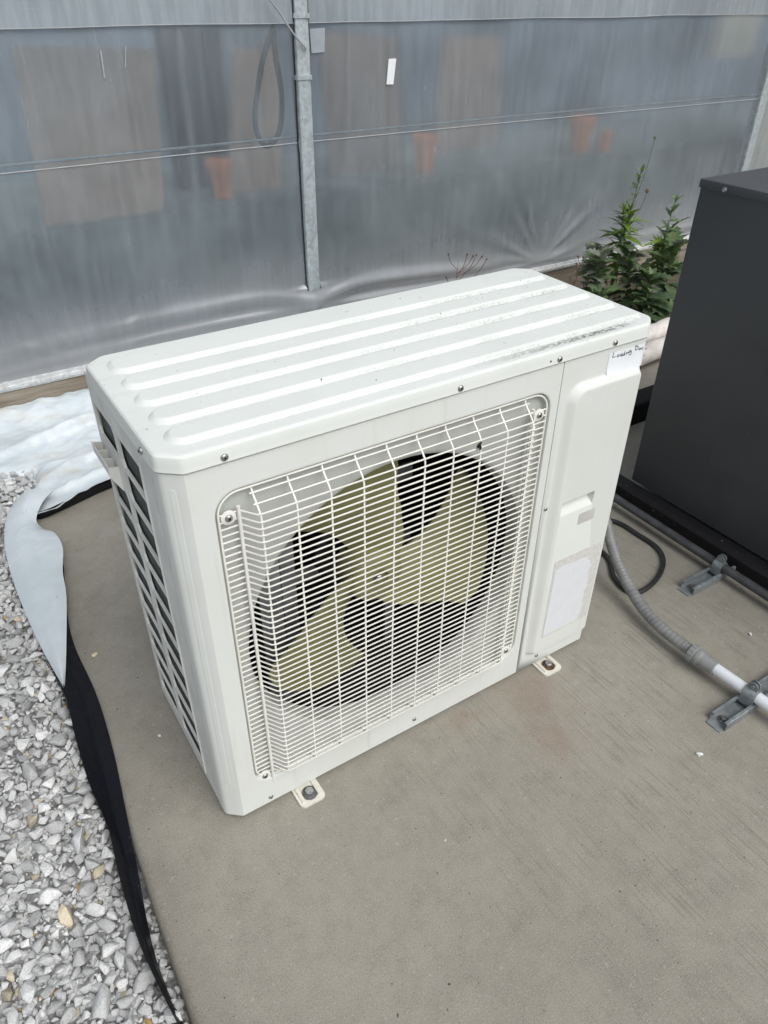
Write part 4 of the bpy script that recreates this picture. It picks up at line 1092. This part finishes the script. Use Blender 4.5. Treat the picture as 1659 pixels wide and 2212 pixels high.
# ------------------------------------------------------------------ white and black plastic sheet along the pad
sh = empty('plastic_sheet', (-0.1, 0.9, 0), 'white plastic sheet with black underside, folded and crumpled along the concrete edge', 'plastic sheet')
def ribbon(left, right, nu, nv, shape, name, mat, thick=0.0012, under=None):
    L_, R_ = spline(left, 10), spline(right, 10)
    def at(pl_, t):
        f = t * (len(pl_) - 1); i = min(int(f), len(pl_) - 2); return pl_[i].lerp(pl_[i + 1], f - i)
    g_ = []
    for j in range(nv + 1):
        t = j / nv; a, b = at(L_, t), at(R_, t); row = []
        for i in range(nu + 1):
            s_ = i / nu; q = a.lerp(b, s_); q.z += shape(s_, t, q); row.append(q)
        g_.append(row)
    n = nu + 1
    fs = [(j * n + i, j * n + i + 1, (j + 1) * n + i + 1, (j + 1) * n + i) for j in range(nv) for i in range(nu)]
    vs_ = [q for r in g_ for q in r]
    MB().add(vs_, fs).build(name, M[mat], sh, 180, True)
    if under:
        MB().add([(q[0], q[1], q[2] - thick) for q in vs_], fs).build(name + '_underside', M[under], sh, 180, True)
# black strip leaning from the pad edge up on to the gravel
bl = [(-0.165, 0.93, 0.028), (-0.185, 0.76, 0.030), (-0.190, 0.603, 0.032), (-0.183, 0.468, 0.034), (-0.193, 0.33, 0.036), (-0.198, 0.206, 0.036), (-0.193, 0.111, 0.034), (-0.202, 0.012, 0.032), (-0.207, -0.06, 0.030), (-0.2085, -0.129, 0.028), (-0.2035, -0.198, 0.024), (-0.196, -0.272, 0.022), (-0.19, -0.36, 0.02), (-0.185, -0.50, 0.02)]
br_ = [(-0.075, 0.96, 0.006), (-0.114, 0.756, 0.006), (-0.127, 0.63, 0.006), (-0.124, 0.457, 0.006), (-0.135, 0.291, 0.006), (-0.155, 0.134, 0.005), (-0.1745, -0.005, 0.0), (-0.184, -0.06, -0.012), (-0.192, -0.125, -0.02), (-0.193, -0.192, -0.02), (-0.188, -0.265, -0.02), (-0.184, -0.33, -0.02), (-0.182, -0.40, -0.02), (-0.18, -0.50, -0.02)]
ribbon(bl, br_, 14, 150, lambda s_, t, q: 0.010 * math.sin(s_ * math.pi) * math.cos(t * 9) - 0.004 * math.exp(-((s_ - 0.55) / 0.08) ** 2) + 0.003 * fbm(q.x * 30, q.y * 9, 2), 'black_strip', 'sheet_black')
# upper edge turned over so its white face shows
wl = [(-0.118, 1.335, 0.022), (-0.150, 1.275, 0.026), (-0.178, 1.195, 0.026), (-0.198, 1.070, 0.024), (-0.204, 0.895, 0.026), (-0.198, 0.677, 0.030), (-0.181, 0.482, 0.036)]
wr_ = [(-0.020, 1.290, 0.040), (-0.060, 1.235, 0.046), (-0.094, 1.175, 0.034), (-0.088, 1.128, 0.028), (-0.066, 1.070, 0.040), (-0.063, 0.985, 0.044), (-0.088, 0.875, 0.046), (-0.104, 0.770, 0.046), (-0.148, 0.588, 0.046), (-0.178, 0.480, 0.041)]
ribbon(wl, wr_, 22, 130, lambda s_, t, q: 0.020 * math.sin(min(1, s_ * 1.02) * math.pi) ** 0.8 * (1 - 0.55 * t) + 0.004 * fbm(q.x * 18, q.y * 7, 6) * math.sin(s_ * math.pi), 'white_fold', 'sheet_white', 0.0016, 'sheet_black')
# spread part between the pad and the greenhouse
fe = spline([(-0.60, 1.30, 0), (-0.30, 1.31, 0), (-0.14, 1.255, 0), (-0.085, 1.195, 0), (-0.02, 1.205, 0), (0.06, 1.228, 0), (0.13, 1.247, 0), (0.35, 1.275, 0), (1.3, 1.29, 0)], 30)
def front_y(x):
    for a, b in zip(fe, fe[1:]):
        if a.x <= x <= b.x: return a.y + (b.y - a.y) * (x - a.x) / max(1e-6, b.x - a.x)
    return fe[-1].y
def bound_x(y): return float(np.interp(y, [1.16, 1.25, 1.29, 1.30, 1.31, 1.41, 1.5, 1.6], [-0.21, -0.17, -0.14, -0.115, -0.075, -0.035, -0.01, -0.06]))
sg = []; NX, NY = 200, 110
for j in range(NY + 1):
    row = []
    for i in range(NX + 1):
        x = -0.55 + 1.85 * i / NX; y0 = front_y(x); t = j / NY
        y = y0 + (1.928 - y0) * t
        dist = y - y0
        z = 0.014 + 0.034 * math.exp(-(dist / 0.030) ** 2) * sstep(-0.17, -0.06, x) + 0.0085 * (fbm(x * 4, y * 6, 1) - 1.8 * abs(fbm(x * 6 + y * 4, y * 8 - x * 3, 2)) - 0.25 * abs(fbm(x * 17, y * 21 + x * 6, 4)) + 0.35)
        rl = 1.665 + 0.03 * math.sin(x * 4) + 0.10 * x
        z += 0.042 * math.exp(-((y - rl) / 0.020) ** 2) * (0.75 + 0.25 * math.sin(x * 9))
        rl2 = 1.43 + 0.22 * x + 0.02 * math.sin(x * 11)
        z += 0.028 * math.exp(-((y - rl2) / 0.015) ** 2) * sstep(-0.05, 0.08, x)
        rl3 = 1.335 + 0.16 * x
        z += 0.020 * math.exp(-((y - rl3) / 0.012) ** 2) * sstep(-0.08, 0.04, x)
        z += 0.038 * sstep(1.80, 1.925, y) * (0.85 + 0.25 * math.sin(x * 3.1 + 0.5))
        z -= 0.040 * sstep(bound_x(y) + 0.005, bound_x(y) - 0.05, x) * sstep(1.56, 1.48, y)
        row.append((x, y, z))
    sg.append(row)
n = NX + 1
fs = [(j * n + i, j * n + i + 1, (j + 1) * n + i + 1, (j + 1) * n + i) for j in range(NY) for i in range(NX)]
vs_ = [q for r in sg for q in r]
MB().add(vs_, fs).build('spread_sheet', M['sheet_white'], sh, 180, True)
MB().add([(x, y + 0.0006, z - 0.0016) for x, y, z in vs_], fs).build('spread_sheet_underside', M['sheet_black'], sh, 180, True)
# front hem hanging to the pad, black side out
hm = [[(x, front_y(x) + 0.004 + d, z) for x in np.linspace(-0.10, 1.28, 140)] for d, z in ((0.0, 0.041), (0.012, 0.020), (0.020, 0.003))]
MB().loft(hm, False).build('hem_underside', M['sheet_black'], sh, 180, True)

# ------------------------------------------------------------------ gravel
def strip_x(y, poly=sorted([(q[1], q[0]) for q in bl])):
    ys = [a for a, b in poly]; return float(np.interp(y, ys, [b for a, b in poly]))
gb_ = MB(); gx = np.linspace(-6, pad_edge(0) - 0.001, 60); 
gv = []; gy = np.linspace(-6, 1.9, 90)
def gz(x, y):
    e = strip_x(y) if -0.5 < y < 0.93 else -0.18
    base = -0.006 if y > -0.06 else -0.006 
    if x > e + 0.004 and y < 0.98: base = -0.032
    return base + 0.006 * fbm(x * 3, y * 3)
gx = np.concatenate([np.linspace(-6, -0.6, 12)[:-1], np.arange(-0.6, -0.10, 0.012)]); gy = np.concatenate([np.linspace(-6, -0.7, 12)[:-1], np.arange(-0.7, 1.9, 0.03)])
gv = [(min(x, pad_edge(y) + 0.01 if y < 1.3 else 9), y, gz(x, y) - 0.010) for y in gy for x in gx]; n = len(gx)
gf = [(j * n + i, j * n + i + 1, (j + 1) * n + i + 1, (j + 1) * n + i) for j in range(len(gy) - 1) for i in range(n - 1)]
gbed = gb_.add(gv, gf).build('gravel_bed', M['grit'], None, 180, False); tag(gbed, kind='structure')

def stone_variants(k):
    out = []
    for i in range(k):
        r_ = np.random.default_rng(100 + i)
        bm = bmesh.new()
        pts = r_.normal(size=(15, 3)); pts /= np.linalg.norm(pts, axis=1)[:, None]
        pts *= r_.uniform(0.78, 1.08, size=(15, 1)); pts *= np.array([r_.uniform(1.0, 1.38), r_.uniform(0.76, 1.0), r_.uniform(0.58, 0.88)])
        for q in pts: bm.verts.new(q)
        bmesh.ops.convex_hull(bm, input=bm.verts)
        lone = [v for v in bm.verts if not v.link_faces]; bmesh.ops.delete(bm, geom=lone, context='VERTS')
        bmesh.ops.bevel(bm, geom=list(bm.edges), offset=0.10, segments=1, affect='EDGES', clamp_overlap=True)
        bmesh.ops.triangulate(bm, faces=bm.faces)
        bmesh.ops.remove_doubles(bm, verts=bm.verts, dist=0.05)
        bm.verts.index_update(); bm.normal_update()
        v = np.array([list(q.co) for q in bm.verts]); f = [tuple(q.index for q in fc.verts) for fc in bm.faces]
        bm.free(); out.append((v, f))
    return out
SV = stone_variants(24)
MATS = [M['stone_grey'], M['stone_pale'], M['stone_tan'], M['stone_rust']]
placed = []; grid = {}; CS = 0.03
def visible(x, y, z):
    d = RM.transposed() @ (Vector((x, y, z)) - CAM)
    if d.z > -0.05: return False
    u, v = IMW / 2 + F_PX * d.x / -d.z, IMH / 2 - F_PX * d.y / -d.z
    return -70 < u < IMW + 70 and -70 < v < IMH + 90
def try_place(x, y, r, k):
    ci, cj = int(x // CS), int(y // CS)
    for a in range(ci - 2, ci + 3):
        for b in range(cj - 2, cj + 3):
            for (px, py, pr_) in grid.get((a, b), ()):
                if (px - x) ** 2 + (py - y) ** 2 < (k * (pr_ + r)) ** 2: return False
    grid.setdefault((ci, cj), []).append((x, y, r)); return True
def in_bed(x, y, r):
    if y > 1.60: return False
    lim = pad_edge(y) - r * 0.55 if y < 1.16 else bound_x(y) - r * 0.6
    if x > lim: return False
    if -0.02 < y < 1.2:
        if x > strip_x(min(y, 0.92)) + (-0.004 if y < 0.9 else 0.02): return False
    return visible(x, y, 0)
def stone_z(x, y, r): return gz(x, y)
layers = [(0.0170, 0.0220, 550, 0.97), (0.0128, 0.0165, 5600, 0.81), (0.0092, 0.0122, 15000, 0.76), (0.0054, 0.0084, 34000, 0.70), (0.003, 0.0050, 36000, 0.66)]
for r0, r1, tries, k in layers:
    X_ = rng.uniform(-0.80, 0.02, tries); Y_ = rng.uniform(-0.55, 1.62, tries); R_ = rng.uniform(r0, r1, tries)
    for x, y, r in zip(X_, Y_, R_):
        if r < 0.0055 and y > 0.6: continue
        if in_bed(x, y, r) and try_place(x, y, r, k): placed.append((x, y, r))
def stone_matrix(x, y, r):
    e = Euler((random.gauss(0, 0.35), random.gauss(0, 0.35), random.uniform(0, 6.28)))
    lift = random.uniform(-0.15, 0.35) * r if r > 0.008 else random.uniform(-0.6, 0.2) * r - 0.002
    up = 0.004 if y > 1.2 else 0
    return Matrix.Translation((x, y, gz(x, y) + r * 0.05 + lift + up)) @ e.to_matrix().to_4x4() @ Matrix.Scale(r, 4)
# bottom course to close the gaps
deep = [(rng.uniform(-0.80, -0.10), rng.uniform(-0.55, 1.6), rng.uniform(0.006, 0.013)) for _ in range(9000)]
deep = [q for q in deep if in_bed(*q)][:4200]
order = sorted(range(len(placed)), key=lambda i: -placed[i][2] / (Vector((placed[i][0], placed[i][1], 0)) - CAM).length)
big = set(order[:300])
smesh = {}
def pick():
    t = random.random(); return 0 if t < 0.55 else 1 if t < 0.965 else 2 if t < 0.993 else 3
def stone_mesh(vi, mi, tone):
    key = (vi, mi, tone)
    if key not in smesh:
        v, f = SV[vi]; me = bpy.data.meshes.new('gravel_stone'); me.from_pydata([tuple(q) for q in v], [], f)
        at = me.attributes.new('tone', 'FLOAT', 'POINT'); at.data.foreach_set('value', [tone / 3.0] * len(v))
        me.materials.append(MATS[mi]); me.shade_smooth(); me.set_sharp_from_angle(angle=rad(28)); smesh[key] = me
    return smesh[key]
cv_, cf_, cm_, ct_ = [], [], [], []; off = 0
def stuff(x, y, r, dz=0.0):
    global off
    v, f = SV[random.randrange(len(SV))]; m = np.array(stone_matrix(x, y, r)); m[2, 3] += dz
    cv_.append(v @ m[:3, :3].T + m[:3, 3]); cf_.extend([(a + off, b + off, c + off) for a, b, c in f]); mi = pick()
    cm_.extend([mi] * len(f)); ct_.extend([random.random()] * len(v)); off += len(v)
for i, (x, y, r) in enumerate(placed):
    if i in big: link('gravel_stone', stone_mesh(random.randrange(len(SV)), pick(), random.randrange(4)), gbed, stone_matrix(x, y, r))
    else: stuff(x, y, r)
for q in deep: stuff(*q, -0.010)
me = bpy.data.meshes.new('gravel'); me.from_pydata(np.concatenate(cv_).tolist(), [], cf_)
for m_ in MATS: me.materials.append(m_)
me.polygons.foreach_set('material_index', cm_)
at = me.attributes.new('tone', 'FLOAT', 'POINT'); at.data.foreach_set('value', ct_)
me.shade_smooth(); me.set_sharp_from_angle(angle=rad(28))
tag(link('gravel', me, gbed), kind='stuff')

# loose stones on the pad
def loose(u, v, r, lab, z=0.0, mi=1):
    q = G(u, v, 0)
    o = link('loose_stone', stone_mesh(random.randrange(24), mi, 3), None, Matrix.Translation((q.x, q.y, r * 0.42)) @ Matrix.Rotation(random.uniform(0, 6), 4, 'Z') @ Matrix.Scale(r, 4))
    tag(o, lab, 'stone', 'loose stones on the concrete')
loose(1511, 1631, 0.0068, 'small white stone on the open concrete in front of the strut channel')
loose(1620, 1371, 0.0062, 'small white stone on the concrete between the two strut channels')
loose(205, 1416, 0.0062, 'small pale stone on the concrete next to the black plastic strip', mi=2)
loose(962, 1816, 0.0030, 'tiny dark chip on the concrete in front of the air conditioner', mi=0)
loose(345, 1590, 0.0040, 'pale stone chip on the concrete beside the coil guard', mi=1)

# ------------------------------------------------------------------ weeds
def leaf_mesh(name, L_, wd, teeth, mat, droop=0.25, fold=0.25):
    n = 9; vs_ = []; 
    for i in range(n + 1):
        t = i / n; x = L_ * t
        w_ = wd * (math.sin(math.pi * min(1, t ** 0.8)) ** 0.8) * (1 + (teeth * (1 if i % 2 else -1) if 0 < i < n else 0))
        z = -droop * L_ * t * t
        vs_ += [(x, -w_, z + fold * w_), (x, 0, z), (x, w_, z + fold * w_)]
    fs = []
    for i in range(n):
        a = i * 3; fs += [(a, a + 1, a + 4, a + 3), (a + 1, a + 2, a + 5, a + 4)]
    me = bpy.data.meshes.new(name); me.from_pydata(vs_, [], fs); me.materials.append(mat); me.shade_smooth(); return me
LM = {k: [leaf_mesh('leaf', 1, w_, t_, M[m_], d_, 0.3) for d_ in (0.1, 0.35, 0.6)] for k, (w_, t_, m_) in {
    'nb': (0.11, 0.05, 'leaf_bright'), 'nm': (0.12, 0.05, 'leaf_mid'), 'bd': (0.24, 0.26, 'leaf_dark'), 'bu': (0.28, 0.36, 'leaf_dust'), 'bm': (0.23, 0.3, 'leaf_mid'), 'nd': (0.13, 0.1, 'leaf_dark')}.items()}
def weed(name, x, y, h, lean, spec, label, r=0.004, z0=-0.06, stem='stem', tips=()):
    t = empty(name, (x, y, z0), label, 'weed', 'weeds along the greenhouse wall')
    pth = spline([(x, y, z0), (x + lean[0] * 0.3, y + lean[1] * 0.3, z0 + (h - z0) * 0.35), (x + lean[0] * 0.62, y + lean[1] * 0.62, z0 + (h - z0) * 0.7), (x + lean[0], y + lean[1], h)], 8)
    MB().tube(pth, [r * (1 - 0.75 * i / (len(pth) - 1)) for i in range(len(pth))], 6).build('stem', M[stem], t, 60)
    ga_ = random.uniform(0, 6)
    for (kinds, a, b, num, s0, s1, el0, el1) in spec:
        for i in range(num):
            if random.random() < 0.22: ga_ += 1.1; continue
            f = a + (b - a) * (i + 0.5) / num; q = pth[min(len(pth) - 1, int(f * (len(pth) - 1)))]
            ga_ += 2.4 + random.uniform(-.3, .3); el = el0 + (el1 - el0) * i / max(1, num - 1) + random.uniform(-0.45, 0.45)
            s_ = (s0 + (s1 - s0) * i / max(1, num - 1)) * random.uniform(0.55, 1.45)
            mw = Matrix.Translation(q + Vector((0, 0, random.uniform(-.006, .006)))) @ Matrix.Rotation(ga_, 4, 'Z') @ Matrix.Rotation(-el, 4, 'Y') @ Matrix.Rotation(random.uniform(-.5, .5), 4, 'X') @ Matrix.Scale(s_, 4)
            o = link('leaf', random.choice(LM[random.choice(kinds)]), t, mw)
    for (f, dx, dy, dz, hr, mt) in tips:
        q = pth[int(f * (len(pth) - 1))]
        e = Vector((q.x + dx, q.y + dy, q.z + dz))
        tw = MB().tube(spline([q, q.lerp(e, 0.5) + Vector((dx * 0.2, 0, 0)), e], 6), 0.0014, 5); tw.lathe([(-hr, 0), (-hr * 0.5, hr * 0.8), (hr * 0.4, hr * 0.7), (hr, 0.0)], e, (0.2, 0, 1), 8)
        tw.build('seed_stalk', M[mt], t, 40)
    return t
weed('tall_weed', 2.69, 1.62, 0.62, (0.075, 0.0), [(['nm', 'nb'], 0.42, 0.70, 80, 0.115, 0.08, 0.0, 0.7), (['nb'], 0.62, 0.74, 24, 0.065, 0.035, 0.7, 1.2), (['nm', 'bm'], 0.74, 1.0, 26, 0.045, 0.032, 0.3, 1.0)],
     'tall narrow-leaved weed with dry seed stalks against the film beside the cabinet', 0.005, tips=((0.72, 0.07, 0, 0.30, 0.008, 'stem'), (0.62, 0.10, 0, 0.16, 0.011, 'dry')))
weed('slim_weed', 2.80, 1.66, 0.46, (-0.07, 0.0), [(['nm', 'nb'], 0.35, 0.85, 40, 0.10, 0.06, 0.0, 0.8), (['nb'], 0.8, 1.0, 16, 0.055, 0.035, 0.6, 1.2)], 'slim leaning green weed behind the tall narrow-leaved weed', 0.004)
weed('leafy_weed', 2.97, 1.60, 0.475, (0.055, 0.0), [(['nm', 'nb'], 0.32, 0.60, 66, 0.11, 0.075, 0.0, 0.7), (['nb'], 0.52, 0.64, 22, 0.06, 0.035, 0.7, 1.2), (['nd', 'bm'], 0.66, 1.0, 22, 0.06, 0.035, 0.2, 1.0)], 'shorter narrow-leaved weed tucked against the charcoal cabinet', 0.0045)
weed('dusty_weed', 2.60, 1.70, 0.29, (0.02, -0.02), [(['bu', 'bu', 'bm'], 0.3, 1.0, 50, 0.105, 0.06, -0.1, 0.9)], 'pale dusty weed close against the base rail', 0.004)
weed('dusty_weed', 2.50, 1.58, 0.27, (0.05, 0.0), [(['bu', 'bm'], 0.25, 1.0, 60, 0.105, 0.065, -0.2, 0.8)], 'dusty grey-green broad-leaved weed next to the brown withered stalk', 0.004)
weed('dusty_weed', 2.70, 1.50, 0.30, (-0.03, 0.02), [(['bu', 'bm', 'bd'], 0.2, 1.0, 66, 0.125, 0.07, -0.2, 0.8)], 'dusty broad-leaved weed in front of the tall narrow-leaved weed', 0.004)
weed('dock_weed', 2.90, 1.45, 0.28, (0.05, 0.05), [(['bd', 'bm', 'bm', 'bu'], 0.15, 1.0, 72, 0.165, 0.09, 0.0, 1.0)], 'dark green broad-leaved weed growing close to the cabinet', 0.005)
weed('dock_weed', 2.66, 1.36, 0.20, (0.05, 0.05), [(['bd', 'bd', 'bm'], 0.15, 1.0, 64, 0.145, 0.08, -0.2, 0.9)], 'low dark leafy weed just behind the white taped pipes', 0.004)
weed('dock_weed', 2.45, 1.42, 0.15, (0.0, 0.05), [(['bd', 'nd', 'bm'], 0.1, 1.0, 56, 0.11, 0.06, -0.1, 0.8)], 'short dark weed between the pipes and the dusty weeds', 0.003)
weed('dock_weed', 3.10, 1.64, 0.31, (0.0, 0.0), [(['bd', 'nd'], 0.1, 1.0, 56, 0.14, 0.08, 0.0, 1.0)], 'dark green weed half hidden behind the top of the charcoal cabinet', 0.004)
wd_ = weed('withered_weed', 2.40, 1.62, 0.235, (0.07, 0.0), [], 'brown withered weed stalk leaning at the greenhouse base', 0.003, stem='dry', tips=tuple((f, 0.02 * math.sin(k * 2.4), 0.01, 0.045, 0.006, 'dry') for k, f in enumerate((0.45, 0.55, 0.65, 0.72, 0.8, 0.86, 0.92, 0.98))))
tw = weed('dry_twig', 1.72, 1.62, 0.37, (0.02, 0.0), [], 'thin reddish dry twig rising behind the air conditioner lid', 0.0022, stem='dry_red', tips=tuple((f, dx, 0, dz, 0.005, 'dry_red') for f, dx, dz in ((0.75, 0.10, 0.10), (0.8, 0.13, 0.07), (0.82, 0.05, 0.09), (0.9, -0.05, 0.07), (0.72, -0.05, 0.05), (0.7, 0.16, 0.11), (0.86, 0.08, 0.06))))
bpy.context.view_layer.update()
